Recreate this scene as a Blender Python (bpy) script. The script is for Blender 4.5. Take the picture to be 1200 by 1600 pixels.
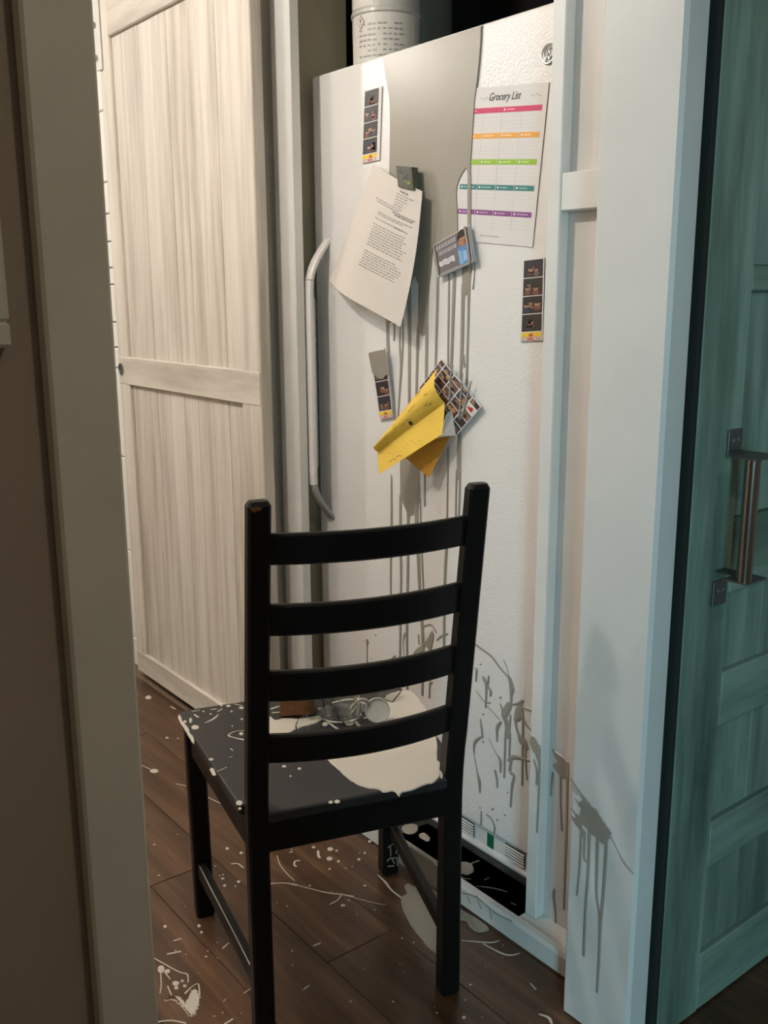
import bpy, bmesh, math, random
from mathutils import Vector, Matrix, geometry
random.seed(7)
S = bpy.context.scene
C = S.collection
for o in list(bpy.data.objects): bpy.data.objects.remove(o)

# ------------------------------------------------------------------ camera
F, PITCH, ROLL, HC, YAW = 1508.0, .2213, -.0046, 1.332, .9053
cp, sp = math.cos(PITCH), math.sin(PITCH)
fw, rt, up = Vector((0, cp, -sp)), Vector((1, 0, 0)), Vector((0, sp, cp))
rt, up = math.cos(ROLL)*rt + math.sin(ROLL)*up, -math.sin(ROLL)*rt + math.cos(ROLL)*up
RZ = Matrix.Rotation(YAW, 3, 'Z')
fw, rt, up = RZ @ fw, RZ @ rt, RZ @ up
CAM = Vector((0, 0, HC))
cd = bpy.data.cameras.new('camera'); cd.sensor_fit = 'VERTICAL'; cd.sensor_height = 24; cd.lens = 24*F/1600
cd.clip_start = .02; cd.clip_end = 60
co = bpy.data.objects.new('camera', cd); C.objects.link(co); S.camera = co
co.matrix_world = Matrix(((rt.x, up.x, -fw.x, 0), (rt.y, up.y, -fw.y, 0), (rt.z, up.z, -fw.z, HC), (0, 0, 0, 1)))

# ------------------------------------------------------------------ world, daylight, exposure
S.view_settings.view_transform = 'Standard'; S.view_settings.look = 'None'
S.view_settings.gamma = 1; S.view_settings.use_curve_mapping = False
S.view_settings.exposure = 0.17
w = bpy.data.worlds.new('world'); S.world = w; w.use_nodes = True
w.node_tree.nodes['Background'].inputs[0].default_value = (.50, .80, 1, 1)
w.node_tree.nodes['Background'].inputs[1].default_value = .6
WIN_S, WIN_T0, WIN_T1, WIN_Z0, WIN_Z1 = 2.4, -2.05, -1.35, .75, 2.1
ld = bpy.data.lights.new('window_daylight', 'AREA'); ld.shape = 'RECTANGLE'; ld.size = .7; ld.size_y = 1.3
ld.energy = 28; ld.color = (.42, .82, 1.0); ld.spread = math.radians(95)
lo = bpy.data.objects.new('window_daylight', ld); C.objects.link(lo)
lo.location = (WIN_S+.14, -1.7, 1.45)
lo.rotation_euler = Vector((-3.3, 2.85, -1.45)).to_track_quat('-Z', 'Y').to_euler()
LAMPS = [((-1.88, .30, 2.42), 35, (1, .94, .87)), ((-2.52, .22, 2.42), 13, (1, .94, .87)), ((-3.72, .02, 2.42), 40, (1, .94, .87)), ((.55, .75, 2.42), 9.0, (1, .88, .74))]

# ------------------------------------------------------------------ pixel helpers (photo pixel -> ray -> known plane)
def ray(x, y): return F*fw + (x-600)*rt - (y-800)*up
def onT(x, y, t): d = ray(x, y); return CAM + d*(t/d.y)
def onS(x, y, s): d = ray(x, y); return CAM + d*(s/d.x)
def onZ(x, y, z=0): d = ray(x, y); return CAM + d*((z-HC)/d.z)

# ------------------------------------------------------------------ materials
def newmat(name, col, rough=.5, metal=0, spec=.5):
    m = bpy.data.materials.new(name); m.use_nodes = True
    b = m.node_tree.nodes['Principled BSDF']
    b.inputs['Base Color'].default_value = (*col, 1); b.inputs['Roughness'].default_value = rough
    b.inputs['Metallic'].default_value = metal; b.inputs['Specular IOR Level'].default_value = spec
    return m, m.node_tree, b
def coords(nt, scale, kind='Object'):
    tc = nt.nodes.new('ShaderNodeTexCoord'); mp = nt.nodes.new('ShaderNodeMapping')
    mp.inputs['Scale'].default_value = scale
    nt.links.new(tc.outputs[kind], mp.inputs['Vector']); return mp
def noise(nt, vec, scale, detail=4, rough=.55):
    n = nt.nodes.new('ShaderNodeTexNoise'); n.inputs['Scale'].default_value = scale
    n.inputs['Detail'].default_value = detail; n.inputs['Roughness'].default_value = rough
    nt.links.new(vec.outputs[0], n.inputs['Vector']); return n
def ramp(nt, src, stops):
    r = nt.nodes.new('ShaderNodeValToRGB'); e = r.color_ramp.elements
    while len(e) < len(stops): e.new(.5)
    for i, (p, c) in enumerate(stops):
        e[i].position = p; e[i].color = (*c, 1) if len(c) == 3 else c
    nt.links.new(src, r.inputs[0]); return r
def bump(nt, b, src, strength, dist=.001):
    n = nt.nodes.new('ShaderNodeBump'); n.inputs['Strength'].default_value = strength; n.inputs['Distance'].default_value = dist
    nt.links.new(src, n.inputs['Height']); nt.links.new(n.outputs[0], b.inputs['Normal'])
def mix(nt, fac, a, bb, mode='MIX'):
    m = nt.nodes.new('ShaderNodeMix'); m.data_type = 'RGBA'; m.blend_type = mode
    for sock, v in ((m.inputs[0], fac), (m.inputs[6], a), (m.inputs[7], bb)):
        if hasattr(v, 'is_output'): nt.links.new(v, sock)
        elif isinstance(v, (int, float)): sock.default_value = v
        else: sock.default_value = (*v, 1)
    return m.outputs[2]
def mottled(name, c1, c2, scale=4, rough=.6, bstr=.1, bscale=120, spec=.4):
    m, nt, b = newmat(name, c1, rough, 0, spec)
    v = coords(nt, (1, 1, 1)); n = noise(nt, v, scale, 5)
    nt.links.new(ramp(nt, n.outputs[0], [(.35, c1), (.7, c2)]).outputs[0], b.inputs['Base Color'])
    n2 = noise(nt, v, bscale, 3); bump(nt, b, n2.outputs[0], bstr)
    return m
def streaked(name, base, dark, light, scale, rough=.55, amount=.6, bstr=.25, rand=.12):
    m, nt, b = newmat(name, base, rough, 0, .3)
    v = coords(nt, scale); oi = nt.nodes.new('ShaderNodeObjectInfo')
    ad = nt.nodes.new('ShaderNodeVectorMath'); ad.operation = 'ADD'
    sc = nt.nodes.new('ShaderNodeMath'); sc.operation = 'MULTIPLY'; sc.inputs[1].default_value = 37
    nt.links.new(oi.outputs['Random'], sc.inputs[0]); nt.links.new(v.outputs[0], ad.inputs[0]); nt.links.new(sc.outputs[0], ad.inputs[1])
    n1 = noise(nt, ad, 1.0, 6, .65); n2 = noise(nt, ad, 3.1, 3, .5)
    r1 = ramp(nt, n1.outputs[0], [(.36, light), (.52, base), (.72, dark)])
    r2 = ramp(nt, n2.outputs[0], [(.45, (1, 1, 1)), (.75, (1-amount*.5,)*3)])
    c = mix(nt, 1.0, r1.outputs[0], r2.outputs[0], 'MULTIPLY')
    rr = ramp(nt, oi.outputs['Random'], [(0, (1-rand,)*3), (1, (1, 1, 1))])
    c = mix(nt, 1.0, c, rr.outputs[0], 'MULTIPLY')
    nt.links.new(c, b.inputs['Base Color']); bump(nt, b, n1.outputs[0], bstr, .002)
    return m
M = {}
M['wall'] = mottled('off_white_wall_paint', (.66, .62, .55), (.60, .56, .49), 3)
M['white'] = mottled('white_trim_paint', (.74, .73, .70), (.68, .67, .64), 5, .45, .06)
M['panel'] = mottled('white_panel_paint', (.70, .68, .65), (.64, .62, .59), 5, .5, .06)
M['bright'] = mottled('bright_white_boards', (.88, .87, .83), (.84, .83, .79), 5, .5, .05)
M['casing'] = mottled('grey_white_casing', (.84, .78, .66), (.76, .70, .59), 6, .55, .12)
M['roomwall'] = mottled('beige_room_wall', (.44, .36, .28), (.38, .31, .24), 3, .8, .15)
M['beige'] = mottled('beige_alcove_board', (.44, .38, .27), (.38, .33, .23), 4, .7, .1)
M['dark'] = newmat('dark_void_shade', (.012, .011, .010), .9)[0]  # near-black colour stands in for the unlit depth of the alcove
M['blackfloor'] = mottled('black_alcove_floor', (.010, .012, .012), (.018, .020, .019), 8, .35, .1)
M['ceil'] = mottled('ceiling_paint', (.72, .69, .63), (.70, .67, .61), 3, .8)
M['barn'] = streaked('whitewashed_wood', (.665, .615, .54), (.42, .37, .30), (.76, .71, .645), (11, 11, .75), .6, .42, .2, .08)
M['barnrail'] = streaked('whitewashed_rail', (.675, .625, .55), (.50, .45, .38), (.76, .71, .645), (1.2, 10, 9), .6, .35, .15, .06)
M['teal'] = streaked('teal_stained_wood', (.185, .265, .210), (.080, .125, .095), (.30, .42, .35), (18, 9, 1.1), .55, .45)
M['tealrail'] = streaked('teal_stained_rail', (.175, .250, .198), (.080, .125, .095), (.275, .39, .325), (18, 1.1, 9), .55, .45)
M['tealedge'] = newmat('dark_door_edge_and_gap', (.012, .018, .015), .8)[0]  # edge colour also holds the darkness of the gap beside the jamb
# floor wood
m, nt, b = newmat('dark_brown_floorboard', (.08, .045, .025), .32, 0, .4)
v = coords(nt, (1.6, 22, 22)); oi = nt.nodes.new('ShaderNodeObjectInfo')
ad = nt.nodes.new('ShaderNodeVectorMath'); sc = nt.nodes.new('ShaderNodeMath'); sc.operation = 'MULTIPLY'; sc.inputs[1].default_value = 51
nt.links.new(oi.outputs['Random'], sc.inputs[0]); nt.links.new(v.outputs[0], ad.inputs[0]); nt.links.new(sc.outputs[0], ad.inputs[1])
n1 = noise(nt, ad, 1.2, 7, .6)
v2 = coords(nt, (2, 5, 5)); n3 = noise(nt, v2, 1.5, 3)
c = ramp(nt, n1.outputs[0], [(.3, (.050, .026, .014)), (.5, (.092, .048, .026)), (.72, (.175, .095, .050))]).outputs[0]
c = mix(nt, 1, c, ramp(nt, n3.outputs[0], [(.35, (.75, .75, .75)), (.65, (1.2, 1.15, 1.1))]).outputs[0], 'MULTIPLY')
c = mix(nt, 1, c, ramp(nt, oi.outputs['Random'], [(0, (.78, .78, .78)), (1, (1.1, 1.1, 1.1))]).outputs[0], 'MULTIPLY')
nt.links.new(c, b.inputs['Base Color']); bump(nt, b, n1.outputs[0], .2, .001); M['floor'] = m
M['seam'] = newmat('dusty_floor_seam', (.17, .115, .075), .8)[0]
# fridge enamel: fine orange-peel relief
m, nt, b = newmat('white_pebbled_enamel', (.80, .78, .76), .22, 0, .5)
v = coords(nt, (1, 1, 1)); n = noise(nt, v, 230, 2, .5); bump(nt, b, n.outputs[0], .6, .0013); M['enamel'] = m
M['plastic'] = newmat('white_plastic', (.76, .74, .71), .35)[0]
M['greyplastic'] = newmat('grey_plastic', (.36, .37, .35), .35)[0]
M['slotdark'] = newmat('vent_shadow_plastic', (.05, .06, .055), .6)[0]
M['green'] = newmat('green_label', (.0, .13, .05), .5)[0]
M['chrome'] = newmat('brushed_chrome', (.62, .62, .60), .28, 1)[0]
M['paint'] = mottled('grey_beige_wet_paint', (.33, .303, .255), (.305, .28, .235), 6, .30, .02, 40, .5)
M['paintwhite'] = mottled('pale_wet_paint', (.62, .57, .49), (.58, .53, .455), 6, .32, .02, 40, .5)
m, nt, b = newmat('black_satin_lacquer', (.0065, .006, .0055), .42, 0, .22)
v = coords(nt, (1, 1, 1)); n = noise(nt, v, 60, 4); bump(nt, b, n.outputs[0], .08)
n2 = noise(nt, v, 9, 4); nt.links.new(ramp(nt, n2.outputs[0], [(.3, (.36,)*3), (.7, (.5,)*3)]).outputs[0], b.inputs['Roughness']); M['black'] = m
m, nt, b = newmat('black_seat_lacquer', (.022, .021, .021), .5, 0, .45)
v = coords(nt, (1, 1, 1)); n = noise(nt, v, 150, 3); bump(nt, b, n.outputs[0], .15); M['seat'] = m
M['paper'] = mottled('white_paper', (.66, .61, .56), (.64, .59, .54), 9, .8, .02)
M['listpaper'] = mottled('list_paper', (.74, .71, .69), (.72, .69, .67), 9, .7, .02)
M['yellow'] = mottled('yellow_paper', (.86, .58, .09), (.80, .53, .08), 14, .75, .05)
M['orange'] = mottled('orange_paper', (.56, .27, .03), (.50, .24, .025), 14, .75, .05)
M['ink'] = newmat('printing_ink', (.05, .05, .05), .7)[0]
M['magnet'] = mottled('dark_magnet_picture', (.055, .06, .05), (.14, .14, .10), 90, .35, .05)
M['label'] = mottled('white_label', (.66, .63, .57), (.62, .59, .53), 12, .5, .03)
M['translucent'] = mottled('cloudy_plastic', (.52, .51, .46), (.48, .47, .42), 9, .3, .03)
M['olive'] = mottled('olive_grey_plastic', (.13, .13, .10), (.10, .10, .08), 7, .5, .06)
M['wood'] = streaked('brown_wood', (.24, .115, .045), (.12, .055, .02), (.30, .15, .06), (30, 3, 14), .5, .4)
M['steel'] = newmat('dark_steel_plate', (.16, .165, .16), .45, .8)[0]
M['tube'] = newmat('worn_bronze_tube', (.33, .27, .23), .22, 1)[0]
M['bolt'] = newmat('galvanised_bolt', (.45, .44, .40), .4, .9)[0]
m, nt, b = newmat('clear_glass', (.95, .97, .95), .02); b.inputs['Transmission Weight'].default_value = 1.0; b.inputs['IOR'].default_value = 1.45; M['glass'] = m
m, nt, b = newmat('colour_print', (1, 1, 1), .42)
at = nt.nodes.new('ShaderNodeAttribute'); at.attribute_name = 'ink'; nt.links.new(at.outputs['Color'], b.inputs['Base Color']); M['print'] = m
m, nt, b = newmat('lamp_glass', (1, .9, .7), .4); b.inputs['Emission Color'].default_value = (1, .86, .68, 1); b.inputs['Emission Strength'].default_value = 12; M['lamp'] = m

# ------------------------------------------------------------------ mesh helpers (vertices given in world space)
INV = {}
def root(o):
    while o.parent: o = o.parent
    return o
def tag(o, label=None, cat=None, group=None, kind=None):
    if label: o['label'] = label
    if cat: o['category'] = cat
    if group: o['group'] = group
    if kind: o['kind'] = kind
    return o
def thing(name, label, cat, loc, rz=0, group=None, kind=None):
    o = bpy.data.objects.new(name, None); C.objects.link(o); o.empty_display_size = .05
    o.location = loc; o.rotation_euler = (0, 0, rz)
    INV[o.name] = (Matrix.Translation(Vector(loc)) @ Matrix.Rotation(rz, 4, 'Z')).inverted()
    return tag(o, label, cat, group, kind)
def link(name, bm, mat, parent=None, smooth=False, origin=None):
    if parent:
        inv = INV.get(root(parent).name)
        if inv: bm.transform(inv)
    else:
        cs = [v.co for v in bm.verts]
        lo = Vector((min(c.x for c in cs), min(c.y for c in cs), min(c.z for c in cs)))
        hi = Vector((max(c.x for c in cs), max(c.y for c in cs), max(c.z for c in cs)))
        origin = Vector(((lo.x+hi.x)/2, (lo.y+hi.y)/2, lo.z)); bm.transform(Matrix.Translation(-origin))
    me = bpy.data.meshes.new(name); bm.normal_update(); bm.to_mesh(me); bm.free()
    me.materials.append(mat)
    if smooth:
        for p in me.polygons: p.use_smooth = True
        me.set_sharp_from_angle(angle=math.radians(38))
    o = bpy.data.objects.new(name, me); C.objects.link(o); o.parent = parent
    if not parent:
        o.location = origin; INV[o.name] = Matrix.Translation(-origin)
    return o
def addbox(bm, lo, hi, bev=0, seg=1):
    r = bmesh.ops.create_cube(bm, size=1); vs = r['verts']
    for v in vs: v.co = Vector([(lo[i]+hi[i])/2 + v.co[i]*(hi[i]-lo[i]) for i in range(3)])
    if bev:
        es = list({e for v in vs for e in v.link_edges})
        bmesh.ops.bevel(bm, geom=es, offset=bev, segments=seg, affect='EDGES', profile=.5)
def box(name, lo, hi, mat, parent=None, bev=.002, seg=1):
    bm = bmesh.new(); addbox(bm, lo, hi, bev, seg); return link(name, bm, M[mat], parent)
def addloft(bm, rings, cap=True, closed=True):
    R = [[bm.verts.new(p) for p in r] for r in rings]; n = len(R[0])
    for a, b_ in zip(R, R[1:]):
        for i in range(n if closed else n-1):
            bm.faces.new((a[i], a[(i+1) % n], b_[(i+1) % n], b_[i]))
    if cap:
        bm.faces.new(R[0][::-1]); bm.faces.new(R[-1])
    return R
def loft(name, rings, mat, parent=None, smooth=False, cap=True):
    bm = bmesh.new(); addloft(bm, rings, cap); bmesh.ops.recalc_face_normals(bm, faces=bm.faces); return link(name, bm, M[mat], parent, smooth)
def crect(w, d, c):
    w, d = w/2, d/2
    return [(-w+c, -d), (w-c, -d), (w, -d+c), (w, d-c), (w-c, d), (-w+c, d), (-w, d-c), (-w, -d+c)]
def lathe(bm, prof, centre, n=32, a0=0, a1=2*math.pi):
    full = abs(a1-a0-2*math.pi) < 1e-6; k = n if full else n+1
    R = [[bm.verts.new((centre[0]+r*math.cos(a0+(a1-a0)*i/n), centre[1]+r*math.sin(a0+(a1-a0)*i/n), centre[2]+z)) for i in range(k)] for r, z in prof]
    for a, b_ in zip(R, R[1:]):
        for i in range(n): bm.faces.new((a[i], a[(i+1) % k], b_[(i+1) % k], b_[i]))
    return R
def tube(bm, pts, rad, n=10):
    pts = [Vector(p) for p in pts]; rings = []
    for i, p in enumerate(pts):
        d = (pts[min(i+1, len(pts)-1)] - pts[max(i-1, 0)]).normalized()
        a = d.orthogonal().normalized() if i == 0 else (prev - d*prev.dot(d)).normalized()
        prev = a; b_ = d.cross(a); r = rad[i] if isinstance(rad, (list, tuple)) else rad
        rings.append([p + r*(math.cos(2*math.pi*k/n)*a + math.sin(2*math.pi*k/n)*b_) for k in range(n)])
    addloft(bm, rings)
def catmull(pts, k=5, closed=False):
    out = []; n = len(pts)
    for i in range(n if closed else n-1):
        P = [pts[(i+j) % n] if closed else pts[max(0, min(n-1, i+j))] for j in (-1, 0, 1, 2)]
        for q in range(k):
            t = q/k
            out.append(tuple(.5*((2*P[1][a]) + (-P[0][a]+P[2][a])*t + (2*P[0][a]-5*P[1][a]+4*P[2][a]-P[3][a])*t*t + (-P[0][a]+3*P[1][a]-3*P[2][a]+P[3][a])*t**3) for a in range(len(P[1]))))
    if not closed: out.append(tuple(pts[-1]))
    return out
# paint relief on a plane: f2w(u, v, h) maps plane coordinates (metres) plus height to the world
def blob(bm, poly, f2w, h=.0012, k=3, jit=0):
    P = catmull(poly, k, True) if k else poly
    if jit: P = [(p[0]+random.uniform(-jit, jit), p[1]+random.uniform(-jit, jit)) for p in P]
    n = len(P); A = sum(P[i][0]*P[(i+1) % n][1]-P[(i+1) % n][0]*P[i][1] for i in range(n))
    if A < 0: P = P[::-1]
    ins = []
    for i in range(n):
        a, b_ = Vector(P[i-1]), Vector(P[(i+1) % n]); d = b_-a
        nrm = Vector((-d.y, d.x)); nrm = nrm.normalized() if nrm.length > 1e-9 else nrm
        ins.append(Vector(P[i]) + nrm*min(h*.9, .0016))
    lo_ = [bm.verts.new(f2w(p[0], p[1], 0)) for p in P]; hi_ = [bm.verts.new(f2w(p.x, p.y, h)) for p in ins]
    for i in range(n): bm.faces.new((lo_[i], lo_[(i+1) % n], hi_[(i+1) % n], hi_[i]))
    for t in geometry.tessellate_polygon([[Vector((p.x, p.y, 0)) for p in ins]]):
        try: bm.faces.new([hi_[i] for i in t])
        except ValueError: pass
def stroke(bm, pts, ws, f2w, h=.0016, k=4):
    ws = ws if isinstance(ws, (list, tuple)) else [ws]
    ws = list(ws) + [ws[-1]]*(len(pts)-len(ws))
    Q = catmull([(p[0], p[1], w_) for p, w_ in zip(pts, ws)], k) if len(pts) > 2 else [(*p, w_) for p, w_ in zip(pts, ws)]
    d0 = Vector((Q[1][0]-Q[0][0], Q[1][1]-Q[0][1])).normalized(); d1 = Vector((Q[-1][0]-Q[-2][0], Q[-1][1]-Q[-2][1])).normalized()
    w0, w1 = Q[0][2], Q[-1][2]
    Q = [(Q[0][0]-d0.x*w0*.5, Q[0][1]-d0.y*w0*.5, w0*.3)] + Q + [(Q[-1][0]+d1.x*w1*.5, Q[-1][1]+d1.y*w1*.5, w1*.3)]
    rings = []
    for i, q in enumerate(Q):
        a, b_ = Q[max(0, i-1)], Q[min(len(Q)-1, i+1)]; d = Vector((b_[0]-a[0], b_[1]-a[1]))
        d = d.normalized() if d.length > 1e-9 else Vector((0, 1)); n_ = Vector((-d.y, d.x))
        hh = min(h, q[2]*.35)
        rings.append([f2w(q[0]+n_.x*o*q[2]/2, q[1]+n_.y*o*q[2]/2, z*hh) for o, z in ((-1, 0), (-.7, .7), (0, 1), (.7, .7), (1, 0))])
    addloft(bm, rings, False, False)
def dot(bm, c, rx, ry, f2w, h=.0014, n=12):
    P = [(c[0]+rx*math.cos(2*math.pi*i/n)*random.uniform(.88, 1.1), c[1]+ry*math.sin(2*math.pi*i/n)*random.uniform(.88, 1.1)) for i in range(n)]
    blob(bm, P, f2w, h, 0)
def planeT(t):      # plane facing the hall (-Y)
    return (lambda u, v, h: Vector((u, t-.0004-h, v))), (lambda x, y: (lambda p: (p.x, p.z))(onT(x, y, t)))
def planeZ(z):
    return (lambda u, v, h: Vector((u, v, z+.0004+h))), (lambda x, y: (lambda p: (p.x, p.y))(onZ(x, y, z)))
def pxw(toP, x, y, w_): a, b_ = toP(x-w_/2, y), toP(x+w_/2, y); return math.hypot(a[0]-b_[0], a[1]-b_[1])
def px_stroke(bm, pl, pts, ws, h=.0016):
    f, g = pl; ws = ws if isinstance(ws, (list, tuple)) else [ws]; ws = list(ws)+[ws[-1]]*(len(pts)-len(ws))
    stroke(bm, [g(*p) for p in pts], [pxw(g, *p, w_) for p, w_ in zip(pts, ws)], f, h)
def px_blob(bm, pl, pts, h=.0014, k=4, jit=.0009): f, g = pl; blob(bm, [g(*p) for p in pts], f, h, k, jit)
def px_dot(bm, pl, x, y, rx, ry, h=.0014):
    f, g = pl; n = 12
    blob(bm, [g(x+rx*math.cos(2*math.pi*i/n)*random.uniform(.9, 1.08), y+ry*math.sin(2*math.pi*i/n)*random.uniform(.9, 1.08)) for i in range(n)], f, h, 0)
# flat print: list of (polygon in local u,v ; colour ; layer) laid on a surface function f(u,v,h)
def prints(name, items, f, parent, label=None):
    bm = bmesh.new(); lay = bm.faces.layers.int.new('c'); cols = []
    for poly, col, h in items:
        vs = [bm.verts.new(f(u, v, h)) for u, v in poly]
        fc = bm.faces.new(vs); fc[lay] = len(cols); cols.append(col)
    ids = [fc[lay] for fc in bm.faces]; bm.faces.layers.int.remove(lay)
    o = link(name, bm, M['print'], parent); me = o.data
    a = me.color_attributes.new('ink', 'FLOAT_COLOR', 'CORNER')
    for p in me.polygons:
        for li in p.loop_indices: a.data[li].color = (*cols[ids[p.index]], 1)
    if label: o['label'] = label
    return o
def R4(u0, v0, u1, v1): return [(u0, v0), (u1, v0), (u1, v1), (u0, v1)]
def ell(cu, cv, ru, rv, n=12, a=0): return [(cu+ru*math.cos(2*math.pi*i/n+a), cv+rv*math.sin(2*math.pi*i/n+a)) for i in range(n)]
def quadmap(tl, tr, br, bl):       # u 0..1 left-right, v 0..1 bottom-top
    n = ((tr-tl).cross(bl-tl)).normalized()
    if n.dot(CAM-tl) < 0: n = -n
    return lambda u, v, h=0: (tl*(1-u)+tr*u)*v + (bl*(1-u)+br*u)*(1-v) + n*h
def sheet(name, f, mat, parent, nu=1, nv=1, th=.0008):
    bm = bmesh.new()
    G = [[[bm.verts.new(f(i/nu, j/nv, h)) for j in range(nv+1)] for i in range(nu+1)] for h in (-th/2, th/2)]
    for i in range(nu):
        for j in range(nv):
            bm.faces.new((G[1][i][j], G[1][i+1][j], G[1][i+1][j+1], G[1][i][j+1]))
            bm.faces.new((G[0][i][j], G[0][i][j+1], G[0][i+1][j+1], G[0][i+1][j]))
    for i in range(nu):
        for j in (0, nv): bm.faces.new((G[0][i][j], G[0][i+1][j], G[1][i+1][j], G[1][i][j]))
    for j in range(nv):
        for i in (0, nu): bm.faces.new((G[0][i][j], G[0][i][j+1], G[1][i][j+1], G[1][i][j]))
    bmesh.ops.recalc_face_normals(bm, faces=bm.faces)
    return link(name, bm, M[mat], parent, nu > 1 or nv > 1)
def textmesh(name, body, size, origin, xdir, ydir, mat, parent, shear=0, off=.0004, sx=1):
    cu = bpy.data.curves.new('txt', 'FONT'); cu.body = body; cu.size = size; cu.shear = shear; cu.align_x = 'CENTER'
    o = bpy.data.objects.new('txt', cu); C.objects.link(o); bpy.context.view_layer.update()
    me = bpy.data.meshes.new_from_object(o.evaluated_get(bpy.context.evaluated_depsgraph_get()))
    bm = bmesh.new(); bm.from_mesh(me); nrm = xdir.cross(ydir)
    for v_ in bm.verts: v_.co = origin + xdir*v_.co.x*sx + ydir*v_.co.y + nrm*off
    bpy.data.objects.remove(o); bpy.data.curves.remove(cu); bpy.data.meshes.remove(me)
    return link(name, bm, M[mat], parent)

# ================================================================== THE SETTING
CEIL = 2.5
def struct(name, lo, hi, mat, bev=0): return tag(box(name, lo, hi, mat, None, bev), kind='structure')
floor = struct('floor', (-5.2, -2.6, -.06), (2.5, 2.6, -.0035), 'seam')
row = 0; t0 = .80-.17*20
bmp = None; PL = 1.22; plank_me = None
t = t0
while t < 2.55:
    s = -5.2 + (row*.47 % PL) - PL
    while s < 2.45:
        a, b_ = max(s, -5.2), min(s+PL, 2.45)
        if b_-a > .05 and not (t > 1.30 and b_ < -1.0) and t > -2.6:
            if abs(b_-a-PL) < 1e-6 and plank_me:
                o = bpy.data.objects.new('plank', plank_me); C.objects.link(o); o.parent = floor
                o.location = Vector((a, t, 0)) - floor.location
            else:
                bm = bmesh.new(); addbox(bm, (.0007, .0007, -.0034), (b_-a-.0007, .1693, 0), .0010)
                me = bpy.data.meshes.new('plank'); bm.to_mesh(me); bm.free(); me.materials.append(M['floor'])
                if abs(b_-a-PL) < 1e-6: plank_me = me
                o = bpy.data.objects.new('plank', me); C.objects.link(o); o.parent = floor
                o.location = Vector((a, t, 0)) - floor.location
        s += PL
    t += .17; row += 1
struct('ceiling', (-5.3, -2.7, CEIL), (2.6, 2.7, CEIL+.1), 'ceil')
# partition between the near room and the kitchen passage, with the doorway the camera looks through
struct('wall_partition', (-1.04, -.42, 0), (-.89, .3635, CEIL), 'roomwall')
struct('wall_header', (-1.04, .3635, 2.08), (-.89, 1.24, CEIL), 'wall')
struct('wall_jamb', (-1.04, 1.24, 0), (-.889, 1.297, CEIL), 'white', .006)
struct('wall_barn_door_side', (-1.04, 1.297, 0), (-.914, 2.6, CEIL), 'wall')
struct('trim_1', (-.89, .3015, 0), (-.868, .3655, 2.14), 'casing', .003)          # casing beside the doorway
struct('wall_daylight_block', (-.89, -.42, 0), (.52, -.3, CEIL), 'roomwall')  # unseen wall added to keep window daylight off the doorway casing
struct('wall_kitchen_front', (-5.2, -1.3, 0), (-.89, -1.2, CEIL), 'wall')
struct('wall_kitchen_return', (-1.0, -1.2, 0), (-.89, -.42, CEIL), 'wall')
struct('wall_kitchen_end', (-5.3, -1.3, 0), (-5.2, 1.47, CEIL), 'wall')
struct('wall_near_back', (-.89, -2.7, 0), (2.5, -2.6, CEIL), 'wall')
struct('wall_near_left', (-1.0, -2.6, 0), (-.89, -1.3, CEIL), 'wall')
struct('wall_near_far', (-.912, 2.6, 0), (2.5, 2.7, CEIL), 'wall')
for nm, lo, hi in (('wall_window_low', (-2.7, 2.7), (0, WIN_Z0)), ('wall_window_high', (-2.7, 2.7), (WIN_Z1, CEIL)),
                   ('wall_window_back', (-2.7, WIN_T0), (WIN_Z0, WIN_Z1)), ('wall_window_front', (WIN_T1, 2.7), (WIN_Z0, WIN_Z1))):
    struct(nm, (WIN_S, lo[0], hi[0]), (WIN_S+.12, lo[1], hi[1]), 'wall')
# passage wall: left stretch of white boards, stretch behind the sliding door
wl = struct('wall_passage', (-5.2, 1.372, 0), (-2.27, 1.46, CEIL), 'wall')
zz = [0, .11, .44, .78, 1.09, 1.16, 1.245, 1.37, 1.425, 1.51, 1.60, 1.70, 1.92, 2.14, 2.34, 2.5]
for a, b_ in zip(zz, zz[1:]): box('board', (-4.6, 1.350, a+.002), (-3.02, 1.371, b_-.002), 'bright', wl, .003)
# alcove around the refrigerator
struct('trim_2', (-2.237, 1.40, 0), (-2.149, 1.428, CEIL), 'white', .002)
struct('wall_alcove_left', (-2.262, 1.428, 0), (-2.236, 1.636, CEIL), 'beige', .001)
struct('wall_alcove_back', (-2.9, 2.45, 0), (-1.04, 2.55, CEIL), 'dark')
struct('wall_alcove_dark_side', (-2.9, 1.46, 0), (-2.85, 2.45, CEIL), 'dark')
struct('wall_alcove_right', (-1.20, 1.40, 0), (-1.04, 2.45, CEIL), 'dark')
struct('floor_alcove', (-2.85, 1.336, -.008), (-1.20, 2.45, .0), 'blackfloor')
struct('baseboard_alcove', (-2.06, 1.310, 0), (-1.04, 1.336, .052), 'white', .006)
# frame-and-panel strip between alcove and doorway
fp = struct('wall_alcove_panel', (-1.25, 1.384, .045), (-1.04, 1.40, CEIL), 'panel')
box('base_block', (-1.25, 1.337, 0), (-1.042, 1.40, .0445), 'white', fp, .001)
box('stile', (-1.25, 1.358, .045), (-1.219, 1.384, CEIL), 'white', fp, .002)
box('rail', (-1.219, 1.360, 1.476), (-1.064, 1.384, 1.541), 'white', fp, .002)
box('edge_strip', (-1.072, 1.30, .052), (-1.042, 1.384, CEIL), 'white', fp, .002)
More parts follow.
